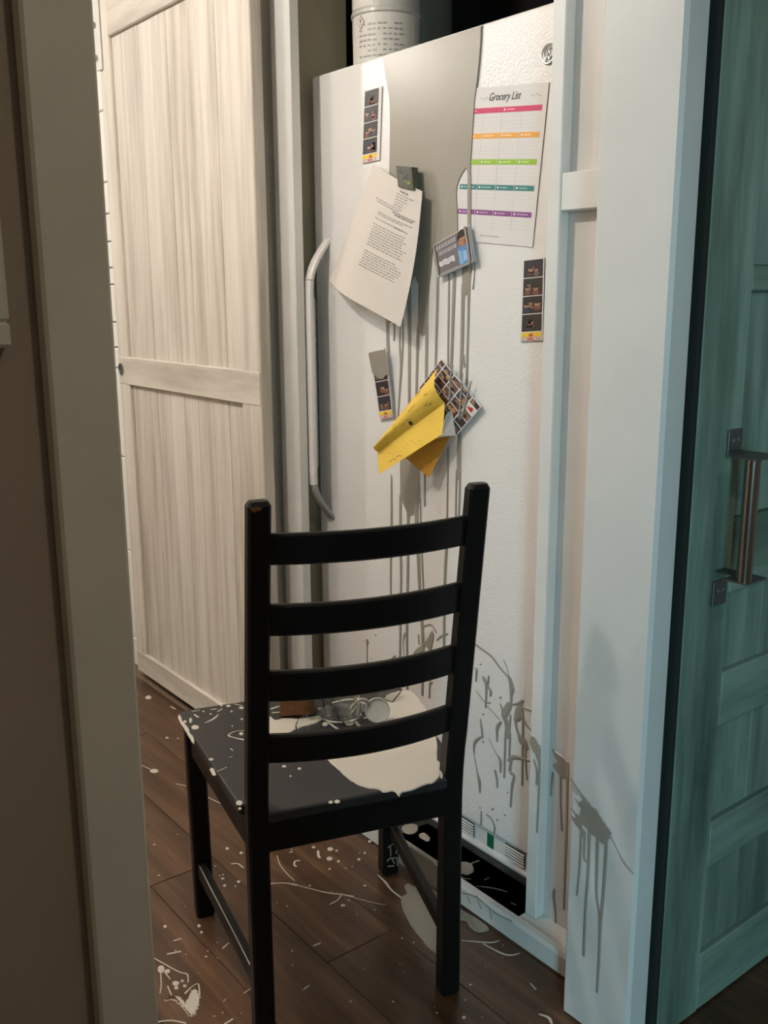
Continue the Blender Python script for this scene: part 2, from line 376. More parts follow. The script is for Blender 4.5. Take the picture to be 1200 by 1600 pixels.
# window frame of the near room
wf = struct('window_1', (WIN_S+.02, WIN_T0, WIN_Z0), (WIN_S+.08, WIN_T0+.05, WIN_Z1), 'white', .004)
box('frame_side', (WIN_S+.02, WIN_T1-.05, WIN_Z0), (WIN_S+.08, WIN_T1, WIN_Z1), 'white', wf, .004)
box('frame_bottom', (WIN_S+.02, WIN_T0+.05, WIN_Z0), (WIN_S+.08, WIN_T1-.05, WIN_Z0+.05), 'white', wf, .004)
box('frame_top', (WIN_S+.02, WIN_T0+.05, WIN_Z1-.05), (WIN_S+.08, WIN_T1-.05, WIN_Z1), 'white', wf, .004)

# ceiling lamps of the kitchen; the last is an added near-room fill lamp
for i, (p, e, c) in enumerate(LAMPS):
    r = thing('ceiling_lamp', ['round ceiling lamp over the passage in front of the refrigerator', 'round ceiling lamp in front of the whitewashed door edge', 'round ceiling lamp over the kitchen beyond the whitewashed door', 'dim added ceiling lamp, unseen, that warms the near room behind the doorway'][i], 'ceiling lamp', (p[0], p[1], CEIL))
    bm = bmesh.new(); lathe(bm, [(.001, -.001), (.075, -.001), (.075, -.02), (.06, -.028), (.05, -.028), (.001, -.028)], (p[0], p[1], CEIL), 24); link('fitting', bm, M['white'], r, True)
    bm = bmesh.new(); lathe(bm, [(.05, -.028), (.046, -.04), (.03, -.05), (.001, -.054)], (p[0], p[1], CEIL), 20); link('bulb', bm, M['lamp'], r, True)
    l = bpy.data.lights.new('lamp_light', 'POINT'); l.energy = e; l.color = c; l.shadow_soft_size = .045
    lo_ = bpy.data.objects.new('lamp_light', l); C.objects.link(lo_); lo_.location = (p[0], p[1], p[2])

# ================================================================== WHITEWASHED SLIDING DOOR
BD = thing('sliding_barn_door', 'whitewashed wooden barn door with rails and a round finger pull', 'door', (-2.65, 1.335, .022))
D0, D1, ZB, ZT = -3.112, -2.198, .022, 2.24
ft, bt = 1.317, 1.352
box('stile', (D0, ft, ZB), (-3.036, bt, ZT), 'barn', BD, .003)
box('stile', (-2.300, ft, ZB), (D1, bt, ZT), 'barn', BD, .003)
for z0, z1 in ((ZB, .100), (1.045, 1.137), (2.107, ZT)):
    rl = box('rail', (D0 if z0 > .5 and z0 < 2 else -3.036 if z0 > 2 else D0-.0005, ft-.0015, z0), (D1-.0015 if z0 < 2 else -2.300, ft+.012 if z0 < 2 else bt, z1), 'barnrail', BD, .003)
    if 1 < z0 < 2: MR = rl
nb = 8; bw = (-2.300+3.036)/nb
for i in range(nb):
    bx0 = -3.036+i*bw
    box('board', (bx0+.0009, ft+.011+random.uniform(0, .0015), ZB+.03), (bx0+bw-.0009, bt-.004, ZT-.03), 'barn', BD, .0018)
# finger pull in the middle rail
c = onT(191, 577, ft)
bm = bmesh.new(); Rr = lathe(bm, [(.021, .0035), (.021, .0), (.0185, -.0005), (.0175, .002), (.0165, .0025)], (0, 0, 0), 28)
bm.transform(Matrix.Translation((c.x-.004, ft-.004, c.z)) @ Matrix.Rotation(math.radians(-90), 4, 'X')); o = link('finger_pull', bm, M['bolt'], MR, True)
bm = bmesh.new(); lathe(bm, [(.0178, 0), (.001, .0006)], (0, 0, 0), 24)
bm.transform(Matrix.Translation((c.x-.004, ft-.0028, c.z)) @ Matrix.Rotation(math.radians(-90), 4, 'X')); link('pull_cup', bm, M['slotdark'], o)
st = box('hanger_strap', (-3.122, ft-.008, 2.02), (-3.082, ft-.0016, 2.40), 'white', BD, .002)
for (x, y) in ((147, 40), (151, 91)):
    c = onT(x, y, ft-.008); bm = bmesh.new()
    lathe(bm, [(.0095, 0), (.0095, .005), (.007, .008), (.001, .009)], (0, 0, 0), 6)
    bm.transform(Matrix.Translation((max(c.x, -3.11), ft-.008, c.z)) @ Matrix.Rotation(math.radians(90), 4, 'X')); link('bolt', bm, M['bolt'], st)

# ================================================================== TEAL SLIDING DOOR
GS = -.877; GB = -.910; G0, G1, GZ0, GZ1 = 1.299, 2.22, .004, 2.2
GD = thing('teal_barn_door', 'teal stained wooden barn door with metal pull handle, beside the white door jamb', 'door', (GS, 1.7, GZ0))
def gz(x, y): return onS(x, y, GS).z
def gt(x, y): return onS(x, y, GS).y
ST = 1.437
box('stile', (GB, G0+.012, GZ0), (GS, ST, GZ1), 'teal', GD, .003)
box('stile', (GB, G1-.16, GZ0), (GS, G1, GZ1), 'teal', GD, .003)
box('edge_board', (GB, G0, GZ0), (GS-.0004, G0+.0119, GZ1), 'tealedge', GD, .001)
rails = [(GZ0, gz(1141, 1461)), (gz(1150, 1325)-.008, gz(1153, 1263)), (gz(1160, 1116)-.004, gz(1165, 1038)), (gz(1195, 860)-.06, gz(1195, 800)), (gz(1195, 455), gz(1195, 415)), (1.72, 1.80), (2.10, GZ1)]
for z0, z1 in rails: box('rail', (GB+.004, ST+.0006, z0), (GS-.001, G1-.1606, z1), 'tealrail', GD, .003)
bw = (G1-.16-ST)/5
for (a0, a1), (b0, b1) in zip(rails, rails[1:]):
    for i in range(5):
        box('board', (GB+.006, ST+i*bw+.0012, a1+.0006), (GS-.011, ST+(i+1)*bw-.0012, b0-.0006), 'teal', GD, .002)
# pull handle
H = thing('door_handle', 'worn metal tube pull handle with steel plates on the teal door', 'handle', (GS, 1.43, .95)); 
bpy.data.objects.remove(H)
p1, p2 = onS(1146, 691, GS), onS(1122, 925, GS)
hb = None
tA, tB = onS(1179, 722, -.812), onS(1160, 905, -.812)
tm = (p1.y+p2.y)/2; tt = (tA.y+tB.y)/2
bm = bmesh.new(); tube(bm, [(-.812, tt, tB.z-.004), (-.812, tt, tA.z+.004)], .0125, 20); hb = link('pull_handle', bm, M['tube'], GD, True)
for p, zt in ((p1, tA.z), (p2, tB.z)):
    box('mounting_plate', (GS, p.y-.020, p.z-.022), (GS+.004, p.y+.020, p.z+.022), 'steel', hb, .001)
    top = p is p1
    zc = zt+.004 if top else zt-.007
    bm = bmesh.new()
    y0, y1 = sorted((p.y, tt))
    addbox(bm, (GS+.0005, p.y-.014, zc), (-.824, p.y+.014, zc+.003), .0005)
    addbox(bm, (-.842, min(p.y-.014, tt-.0125), zc+.0002), (-.799, max(p.y+.014, tt+.0125), zc+.0032), .0005)
    link('bracket', bm, M['steel'], hb)
    for dy in (-.007, .007):
        bm = bmesh.new(); lathe(bm, [(.0032, 0), (.0028, .0012), (.0006, .0016)], (0, 0, 0), 10)
        bm.transform(Matrix.Translation((GS+.004, p.y+dy, p.z+.004)) @ Matrix.Rotation(math.radians(90), 4, 'Y')); link('screw', bm, M['bolt'], hb, True)

# ================================================================== REFRIGERATOR
FT = 1.5; FL, FR, FZ0, FZ1 = -2.203, -1.362, .062, 1.877
FG = thing('refrigerator', 'white upright refrigerator with a long curved handle, smeared with spilled paint', 'refrigerator', ((FL+FR)/2, 1.85, 0))
box('body', (FL+.006, FT+.066, .03), (FR-.006, 2.25, FZ1-.012), 'plastic', FG, .006, 2)
door = box('door', (FL, FT, FZ0), (FR, FT+.058, FZ1), 'enamel', FG, .006, 3)
box('gasket', (FL+.012, FT+.058, FZ0+.012), (FR-.012, FT+.066, FZ1-.014), 'greyplastic', FG, .001)
kp = box('kick_plate', (FL+.01, FT+.010, .006), (FR-.004, FT+.03, FZ0-.003), 'plastic', FG, .002)
box('lip', (FL+.01, FT, .0), (FR-.004, FT+.012, .008), 'plastic', kp, .001)
kz = (.014, .053)
gl0, gl1, gr0, gr1 = -2.02, onT(737, 1300, FT).x, onT(785, 1330, FT).x, onT(816, 1345, FT).x
for a, b_ in ((gl0, gl1), (gr0, gr1)):
    box('vent_recess', (a, FT+.0085, kz[0]), (b_, FT+.0102, kz[1]), 'slotdark', kp, .0004)
    for k in range(5):
        z = kz[0]+.004+k*(kz[1]-kz[0]-.006)/4.6
        box('slat', (a, FT+.004, z), (b_, FT+.0085, z+.0032), 'plastic', kp, .0006)
p = onT(762, 1312, FT); box('rating_label', (p.x-.011, FT+.0085, .014), (p.x+.011, FT+.0102, .050), 'green', kp, .0003)
for x in (FL+.06, FR-.06):
    bm = bmesh.new(); lathe(bm, [(.001, .0005), (.018, .0005), (.018, .012), (.008, .012), (.008, .031), (.001, .031)], (x, FT+.12, 0), 16); link('foot', bm, M['greyplastic'], FG)
# handle: bar bowed away from the door
hx = onT(487, 600, 1.442).x
zt_, zb_ = onT(512, 374, FT).z, onT(512, 808, FT).z
def hpath(v):      # v: 0 bottom .. 1 top -> distance from the door
    e = min(v, 1-v)/.16
    return .064*(math.sin(min(1, e)*math.pi/2))
def hring(v, w_, d, c=.004):
    z = zb_+(zt_-zb_)*v; dz = .002; t1 = hpath(min(1, v+.005)); t0_ = hpath(max(0, v-.005))
    tan = Vector((0, -(t1-t0_), (zt_-zb_)*.01)).normalized(); n_ = Vector((0, -tan.z, tan.y))
    if n_.y > 0: n_ = -n_
    ctr = Vector((hx, FT-hpath(v)+.004, z))
    return [ctr+Vector((a, 0, 0))+n_*b2 for a, b2 in [(math.copysign(abs(math.cos(q))**.6, math.cos(q))*w_/2, math.copysign(abs(math.sin(q))**.6, math.sin(q))*d/2) for q in [2*math.pi*i/20 for i in range(20)]]]
main = [.14+.72*i/20 for i in range(21)]
hd = loft('handle', [hring(v, .028, .017) for v in main], 'plastic', FG, True)
loft('handle_end', [hring(v, .027+.004*(1-v)*5, .015, .003) for v in [.862+.138*i/8 for i in range(9)]], 'plastic', hd, True)
e2 = loft('handle_end', [hring(v, .030, .013, .003) for v in [.138*i/8 for i in range(9)]], 'greyplastic', hd, True); e2['label'] = 'grey lower handle end'
bm = bmesh.new(); rings = []
for i in range(121):
    v = .2+.6*i/120; z = zb_+(zt_-zb_)*v; wv = .0016*abs(math.sin(i/120*math.pi*15))
    y = FT-hpath(v)+.012
    rings.append([(hx-.009, y, z), (hx+.009, y, z), (hx+.009, y+.004+wv, z), (hx-.009, y+.004+wv, z)])
addloft(bm, rings); bmesh.ops.recalc_face_normals(bm, faces=bm.faces); link('finger_grip', bm, M['greyplastic'], hd)
# round badge with a curled monogram
bc = onT(857, 85, FT); bcx, bcz = bc.x+.002, bc.z
bm = bmesh.new(); lathe(bm, [(.0195, 0), (.0195, .0025), (.018, .004), (.0165, .003), (.001, .003)], (0, 0, 0), 36)
bm.transform(Matrix.Translation((bcx, FT, bcz)) @ Matrix.Rotation(math.radians(90), 4, 'X')); bd = link('badge', bm, M['greyplastic'], door, True)
bm = bmesh.new()
tube(bm, [(bcx+.0168*math.cos(a), FT-.0034, bcz+.0168*math.sin(a)) for a in [2*math.pi*i/36 for i in range(37)]], .0012, 6)
def curl(pts): tube(bm, [(bcx+x*.013, FT-.0036, bcz+y*.013) for x, y in catmull(pts, 6)], .0011, 6)
curl([(-.1, .35), (-.35, .75), (-.75, .55), (-.8, 0), (-.55, -.55), (-.2, -.3), (-.15, .1), (-.45, .05)])
curl([(-.15, .1), (-.1, -.5), (-.4, -.85), (-.75, -.75)])
curl([(.7, .5), (.45, .8), (.15, .55), (.3, .15), (.55, .1), (.2, 0), (.1, -.45), (.4, -.75), (.8, -.4)])
link('monogram', bm, M['chrome'], bd, True)

# ------------------------------------------------------------------ containers on top of the refrigerator
def px_at(t, x): return onT(x, 40, t).x
ct = 1.64; a, b_ = px_at(ct, 569), px_at(ct, 640); cr = (b_-a)/2*.93; cxx = (a+b_)/2
K = thing('paint_container', 'white plastic paint container with a warning label on top of the refrigerator', 'paint container', (cxx, ct, FZ1))
bm = bmesh.new(); lathe(bm, [(.001, .001), (cr*.93, .001), (cr*.97, .012), (cr, .10), (cr, .128), (cr*1.035, .131), (cr*1.035, .138), (cr, .141), (cr*1.01, .26), (cr*1.01, .30), (cr*.6, .33), (cr*.3, .34)], (cxx, ct, FZ1), 40); link('tub', bm, M['translucent'], K, True)
av = math.atan2(-ct, -cxx)     # towards the viewer
bm = bmesh.new(); lathe(bm, [(cr*1.004+.0006, .018), (cr*1.006+.0006, .126)], (cxx, ct, FZ1), 24, av-1.3, av+.95); link('lower_label', bm, M['label'], K, True)
bm = bmesh.new(); lathe(bm, [(cr*1.004+.0008, .143), (cr*1.01+.0012, .29)], (cxx, ct, FZ1), 16, av-1.3, av-.35); link('warning_label', bm, M['label'], K, True)
def cyl(r, a0):       # u: arc metres, v: height
    return lambda u, v, h=0: Vector((cxx+(r+h)*math.cos(a0+u/r), ct+(r+h)*math.sin(a0+u/r), FZ1+v))
it = []
for k in range(7):
    for q in range(9):
        if random.random() < .8: u = -.075+q*.0135; it.append((R4(u, .10-k*.012, u+random.uniform(.006, .012), .1035-k*.012), (.30, .29, .27), .0005))
prints('label_text', it, cyl(cr*1.006+.0008, av), K)
fz = cyl(cr*1.006+.0014, av-.80); zc = onT(577, 33, ct-cr*.9).z-FZ1; r_ = .013; rr = .0112
it = [([(0, zc-r_*1.25), (r_, zc), (0, zc+r_*1.25), (-r_, zc)], (.32, .10, .06), .0004), ([(0, zc-rr*1.25), (rr, zc), (0, zc+rr*1.25), (-rr, zc)], (.66, .62, .57), .0008),
      (R4(-.0013, zc-.001, .0013, zc+.008), (.03, .03, .03), .0012), (R4(-.0013, zc-.006, .0013, zc-.0035), (.03, .03, .03), .0012)]
prints('warning_diamond', it, fz, K)
bm = bmesh.new(); tube(bm, catmull([tuple(onT(x, y, ct-cr*.75)) for x, y in ((569, 44), (564, 30), (563, 14), (567, -8), (570, -25))], 5), .0012, 6); link('wire_bail', bm, M['bolt'], K, True)
ct2 = 1.88; a, b_ = px_at(ct2, 622), px_at(ct2, 692); r2 = (b_-a)/2*.93; cx2 = (a+b_)/2
K2 = thing('olive_tub', 'olive grey tub standing behind the labelled paint container', 'tub', (cx2, ct2, FZ1-.012))
bm = bmesh.new(); lathe(bm, [(.001, .001), (r2*.95, .001), (r2, .02), (r2, .27), (r2*1.04, .275), (r2*1.04, .30), (r2*.96, .305)], (cx2, ct2, FZ1-.012), 36); link('tub_body', bm, M['olive'], K2, True)
bm = bmesh.new(); lathe(bm, [(r2*.96, .305), (r2*1.02, .307), (r2*1.02, .318), (.001, .320)], (cx2, ct2, FZ1-.012), 36); link('lid', bm, M['olive'], K2, True)

# ------------------------------------------------------------------ papers and magnets on the door
def on_door(x, y, off=0.0): return onT(x, y, FT-off)
def photo_strip(name, label, q, off, bend=None, margin=(0.06, .06), paint_from=None, seed=1):
    rnd = random.Random(seed)
    P = [on_door(*c_, off) for c_ in q]; r = thing(name, label, 'photo strip', tuple(P[3]), 0, 'photo booth strips on the refrigerator door')
    f0 = quadmap(*P); f = f0 if not bend else (lambda u, v, h=0: f0(u, v, h)+Vector((0, -bend(v), 0)))
    sheet('sleeve', f, 'listpaper', r, 1, 10 if bend else 1, .0012)
    m0, m1 = margin; n = 4; h0, top = .11, .985; st_ = (top-h0)/n
    for k in range(n):
        v1 = top-k*st_; v0 = v1-st_+.012
        if paint_from is not None and v0 > paint_from: continue
        base = rnd.choice([(.028, .024, .026), (.035, .028, .025), (.03, .03, .042)])
        it = []
        for a in range(6):          # background split over a few cells so it follows the bend
            w0, w1 = v0+(v1-v0)*a/6, v0+(v1-v0)*(a+1)/6; it.append((R4(m0, w0, 1-m1, w1), base, .0010))
        for q_ in range(3):
            cu = m0+(1-m0-m1)*rnd.uniform(.22, .8); cv = v0+(v1-v0)*rnd.uniform(.3, .55); sz = rnd.uniform(.09, .14)
            it.append((ell(cu, cv-.035, sz*1.4, .030, 9), rnd.choice([(.10, .05, .04), (.16, .12, .10), (.05, .05, .10), (.2, .07, .05)]), .0013))
            it.append((ell(cu, cv+.012, sz, .028, 9), rnd.choice([(.36, .19, .12), (.42, .25, .17), (.30, .15, .10)]), .0015))
            it.append((ell(cu, cv+.032, sz*.95, .014, 9), (.03, .02, .015), .0017))
        prints('photo', it, f, r)
    it = [(R4(m0, .055, 1-m1, .108), (.82, .55, .03), .0011), (R4(m0, .004, 1-m1, .055), (.55, .42, .36), .0011)]
    it += [(ell(.5, .075, .10, .022, 9), (.50, .12, .04), .0014), (ell(.45, .03, .2, .016, 10), (.60, .16, .14), .0013), (ell(.3, .03, .05, .008, 8), (.75, .70, .65), .0015), (ell(.68, .03, .06, .008, 8), (.75, .70, .65), .0015)]
    prints('logo_panel', it, f, r)
    return r
photo_strip('photo_strip', 'photo strip with a wide white margin high on the refrigerator, left of the paint', [(570, 142), (597, 134), (593, 250), (566, 256)], .0030, None, (.03, .16), None, 3)
photo_strip('photo_strip', 'dark photo strip beside the white trim, below the grocery list', [(817, 406), (851, 402), (848, 532), (812, 534)], .0030, None, (.08, .05), None, 5)
ps3 = photo_strip('photo_strip', 'curled photo strip whose top half is coated in grey paint', [(581, 550), (608, 544), (616, 652), (592, 656)], .006, lambda v: .012*v*v, (.10, .12), .72, 8)
# grocery list (letter sheet, slightly crooked)
tr, br = on_door(858, 128, .002), on_door(832, 386, .002)
ydir = (tr-br).normalized(); xdir = Vector((ydir.z, 0, -ydir.x)); Lh = (tr-br).length; Lw = Lh*.79
g_tl, g_bl = tr-xdir*Lw, br-xdir*Lw
GL = thing('grocery_list', 'printed grocery list with pink, orange, green, teal and purple bands', 'paper', tuple(br))
gf = quadmap(g_tl, tr, br, g_bl); sheet('sheet', gf, 'listpaper', GL, 1, 1, .0008)
it = []
def lv(y): return (on_door(845, y, .002)-br).dot(ydir)/Lh
bands = [(lv(168), (.55, .015, .10), 2), (lv(210), (.78, .36, .05), 4), (lv(253), (.28, .48, .03), 4), (lv(295), (.03, .20, .20), 4), (lv(337), (.24, .07, .26), 4)]
for k, (v, c_, n) in enumerate(bands):
    it.append((R4(.05, v-.017, .955, v+.017), c_, .0008))
    nxt = bands[k+1][0]+.022 if k < 4 else .085
    for j in range(n):
        u = .05+j*.905/n
        it.append((ell(u+.03, v, .010, .008, 8), (.80, .76, .74), .0011)); it.append((R4(u+.055, v-.004, u+.055+random.uniform(.08, .14), v+.004), tuple(min(1, x+.25) for x in c_), .0011))
        if k and j: it.append((R4(u-.003, v-.017, u+.001, v+.017), (.72, .66, .62), .0011))
    for j in range(5):
        u = .05+j*.905/4
        if 0 < j < 4: it.append((R4(u-.0015, nxt, u+.0015, v-.02), (.52, .50, .50), .0008))
    y = v-.045
    while y > nxt: it.append((R4(.05, y-.0008, .955, y+.0008), (.60, .58, .575), .0007)); y -= .024
it.append((R4(.36, .044, .60, .049), (.35, .34, .34), .0008))
for u0 in (.24, .82):
    for j in range(4): it.append((ell(u0+j*.032, lv(148)+.004*(-1)**j, .012, .006, 8), (.50, .48, .47), .0008))
prints('table', it, gf, GL)
tc = on_door(788, 156, .002)
textmesh('heading', 'Grocery List', .0215, tc, xdir, ydir, 'ink', GL, .35, .0012, .82)
# letter held by a magnet, hanging away from the door
L_tl, L_tr, L_br, L_bl = on_door(584, 257, .010), on_door(660, 299, .030), on_door(627, 511, .055), on_door(515, 438, .030)
LT = thing('letter', 'white typed letter hanging crooked from a dark magnet', 'paper', tuple(L_bl))
def lf(u, v, h=0):
    p = (L_tl*(1-u)+L_tr*u)*v+(L_bl*(1-u)+L_br*u)*(1-v)
    p = p+Vector((0, -.022*math.sin(math.pi*u)*(1-.55*v)-.006*math.sin(math.pi*u*2.1)*(1-v), 0))
    r_bulge = .012*math.sin(math.pi*v)*u*u*u
    return p+Vector((r_bulge, 0, 0))+Vector((.3, -.95, 0)).normalized()*h
sheet('sheet', lf, 'paper', LT, 14, 14, .0005)
it = []; ink = (.17, .16, .155)
def line(u0, u1, v, hgt=.0042):
    u = u0
    while u < u1-.008:
        w_ = min(random.uniform(.018, .06), u1-u); it.append((R4(u, v-hgt, u+w_, v+hgt), ink, .0009)); u += w_+.010
rowsL = [(.66, .80, .93, .0065)] + [(.62, .62+random.uniform(.12, .26), .905-.021*k, .0028) for k in range(5)] + [(.30, .74, .80, .0028), (.34, .72, .782, .0028), (.62, .95, .765, .004), (.66, .92, .75, .0055), (.42, .92, .715, .0028), (.42, .80, .70, .0028), (.40, .82, .665, .0028), (.70, .88, .66, .0028)]
for k in range(9): rowsL.append((.40+.01*(k % 2), random.uniform(.83, .90), .62-.0205*k, .0028))
for k in range(7): rowsL.append((.40-.016*(k > 4), random.uniform(.80, .88), .405-.0205*k, .0028))
for u0, u1, v, hg in rowsL: line(u0, u1, v, hg)
prints('typed_text', it, lf, LT)
# square picture magnet holding the letter
MG = thing('picture_magnet', 'small dark picture magnet pinning the letter over the paint', 'magnet', tuple(on_door(622, 292, .02)))
a0, a1, a2, a3 = on_door(619, 259, .038), on_door(643, 261, .038), on_door(646, 297, .038), on_door(622, 292, .038)
back = Vector((0, .018, 0))
loft('block', [[a0+back, a1+back, a2+back, a3+back], [a0, a1, a2, a3]], 'magnet', MG)
mf = quadmap(a0, a1, a2, a3); it = [(R4(.08, .06, .92, .94), (.10, .105, .09), .0006)]
for k in range(14): it.append((ell(random.uniform(.18, .8), random.uniform(.4, .85), .08, .06, 7), random.choice([(.05, .05, .05), (.16, .16, .14), (.11, .10, .12)]), .0008+.00003*k))
for k in range(8): it.append((ell(random.uniform(.5, .85), random.uniform(.12, .4), .08, .07, 7), random.choice([(.30, .30, .05), (.12, .16, .05), (.2, .2, .08)]), .0015+.00003*k))
prints('picture', it, mf, MG)
# card with a child in a blue jacket
c_tl, c_tr, c_br, c_bl = on_door(677, 384, .012), on_door(734, 351, .012), on_door(743, 409, .012), on_door(685, 434, .012)
CC = thing('promo_card', 'grey card magnet picturing a dark haired child in a blue jacket', 'card magnet', tuple(c_bl))
cf = quadmap(c_tl, c_tr, c_br, c_bl); sheet('card', cf, 'listpaper', CC, 1, 1, .0030)
it = [(R4(.02, .02, .98, .98), (.17, .15, .16), .0019), (R4(.02, .0, .98, .09), (.30, .29, .28), .0021)]
for j, (v0, v1, u1) in enumerate(((.78, .90, .56), (.60, .71, .58))):
    u = .08+.06*j
    while u < u1: w_ = random.uniform(.05, .08); it.append((R4(u, v0, u+w_*.7, v1), (.42, .40, .42) if random.random() < .8 else (.35, .45, .58), .0023)); u += w_
it.append(([(.10, .30), (.16, .26), (.24, .29), (.33, .25), (.42, .29), (.52, .25), (.52, .42), (.44, .44), (.35, .41), (.26, .45), (.17, .41), (.10, .44)], (.70, .66, .68), .0023))
for v in (.37, .32): it.append((R4(.15, v, .46, v+.012), (.35, .32, .34), .0026))
it += [([(.62, .08), (.92, .08), (.95, .50), (.88, .62), (.72, .62), (.62, .50)], (.10, .26, .55), .0024), ([(.64, .08), (.73, .08), (.72, .44), (.64, .48)], (.22, .42, .66), .0027), ([(.74, .14), (.84, .14), (.84, .40), (.75, .42)], (.30, .48, .72), .0027),
       (R4(.88, .10, .97, .52), (.04, .08, .40), .0029), (ell(.785, .665, .10, .13, 14), (.42, .22, .12), .0030), ([(.86, .56), (.88, .66), (.88, .78), (.80, .60)], (.22, .09, .04), .0032),
       ([(.66, .70), (.66, .86), (.72, .97), (.80, .99), (.88, .95), (.92, .84), (.90, .70), (.86, .80), (.78, .78), (.70, .80)], (.022, .018, .014), .0034),
       (ell(.755, .69, .014, .012, 8), (.03, .02, .02), .0036), (ell(.825, .70, .014, .012, 8), (.03, .02, .02), .0036), (R4(.76, .595, .82, .608), (.45, .16, .12), .0036)]
prints('picture', it, cf, CC)
# collage card, tilted, behind the yellow paper
k_t, k_r, k_b = on_door(690, 561, .010), on_door(752, 636, .010), on_door(714, 680, .010); k_l = k_t+(k_b-k_r)
CG = thing('photo_collage_card', 'tilted collage card of small photos with a red heart', 'photo card', tuple(k_b))
kf = quadmap(k_t, k_r, k_b, k_l); sheet('card', kf, 'listpaper', CG, 1, 1, .0030)
it = []; rc = random.Random(4); us = [.0, .12, .34, .56, .80, 1.0]; vs_ = [0, .22, .45, .66, .86, 1.0]
for i in range(5):
    for j in range(5):
        u0, u1, v0, v1 = us[i]+.012, us[i+1]-.012, vs_[j]+.012, vs_[j+1]-.012
        base = rc.choice([(.06, .03, .025), (.10, .055, .045), (.035, .03, .03), (.15, .10, .08), (.12, .05, .03), (.05, .055, .075)])
        if i == 4 and j == 3: base = (.70, .66, .62)
        it.append((R4(u0, v0, u1, v1), base, .0019))
        if i == 4 and j == 3: continue
        for q in range(3): it.append((ell(rc.uniform(u0+.03, u1-.03), rc.uniform(v0+.03, v1-.03), (u1-u0)*.2, (v1-v0)*.22, 9), rc.choice([(.34, .18, .12), (.03, .02, .02), (.28, .12, .08), (.40, .26, .19), (.10, .10, .22), (.5, .25, .08)]), .0021+.0001*q))
hu, hv = .90, .755
heart = [(hu+.062*16*math.sin(a)**3/16, hv+.062*(13*math.cos(a)-5*math.cos(2*a)-2*math.cos(3*a)-math.cos(4*a))/16) for a in [2*math.pi*i/22 for i in range(22)]]
ca_, sa_ = math.cos(.75), math.sin(.75)
heart = [(hu+(x-hu)*ca_-(y-hv)*sa_, hv+(x-hu)*sa_+(y-hv)*ca_) for x, y in heart]
it.append((heart, (.50, .02, .03), .0025))
prints('photos', it, kf, CG)
# folded yellow paper
Y0, Y1, Y2, Y3 = on_door(683, 577, .018), on_door(590, 691, .085), on_door(592, 741, .088), on_door(692, 678, .040)
YP = thing('yellow_paper', 'folded bright yellow paper sticking out from the refrigerator door', 'paper', tuple(Y2))
Ym0, Ym1 = on_door(695, 630, .022), on_door(590, 706, .078)
def y_up(u, v, h=0):   # upper fold strip, u along the length
    a = Y0*(1-u)+Y1*u; b2 = Ym0*(1-u)+Ym1*u
    return a*v+b2*(1-v)+Vector((0, -.020*math.sin(math.pi*v)*(1-u*.4), 0))+Vector((-.2, -.95, .1))*h
def y_lo(u, v, h=0):
    a = Ym0*(1-u)+Ym1*u; b2 = Y3*(1-u)+Y2*u
    return a*v+b2*(1-v)+Vector((-.2, -.95, .1))*h
sheet('upper_fold', y_up, 'yellow', YP, 8, 6, .0007); sheet('lower_fold', y_lo, 'yellow', YP, 6, 2, .0007)
it = []
for q in range(16):
    u, v = random.uniform(.1, .8), random.uniform(.15, .9); a = random.uniform(-.02, .02); it.append(([(u, v), (u+.05, v+a*3), (u+.05, v+a*3+.03), (u, v+.03)], (.42, .26, .05), .0010))
it.append((ell(.45, .12, .022, .09, 10), (.06, .03, .01), .0012))
prints('pencil_marks', it, y_up, YP)['kind'] = 'stuff'
it = []
for q in range(9):
    u, v = .35+q*.055, .25+.3*random.random(); it.append(([(u, v), (u+.03, v+.12), (u+.034, v+.12), (u+.006, v)], (.40, .25, .06), .0010))
for q in range(7):
    u, v = .62+q*.03, .12+.1*random.random(); it.append(([(u, v), (u+.03, v+.05), (u+.032, v+.08), (u, v+.03)], (.30, .18, .04), .0010))
prints('scribble', it, y_lo, YP)
w0, w1, w2, w3 = on_door(706, 640, .018), on_door(712, 680, .016), on_door(689, 682, .042), on_door(697, 648, .034)
wf_ = quadmap(w3, w0, w1, w2); sheet('white_back', wf_, 'paper', YP, 1, 1, .0007)
O0, O1, O2, O3 = on_door(703, 682, .016), on_door(670, 746, .030), on_door(634, 716, .038), on_door(650, 690, .022)
of = quadmap(O3, O0, O1, O2); sheet('lower_flap', of, 'orange', YP, 1, 1, .0007)
it = [([(.30, .25), (.5, .35), (.62, .75), (.40, .8), (.25, .5)], (.50, .16, .05), .0009), ([(.08, .35), (.2, .32), (.22, .6), (.1, .62)], (.62, .55, .46), .0010)]
for q in range(6): u, v = random.uniform(.35, .8), random.uniform(.3, .8); it.append(([(u, v), (u+.1, v-.12), (u+.11, v-.1), (u+.02, v+.02)], (.16, .06, .02), .0012))
prints('drawing', it, of, YP)

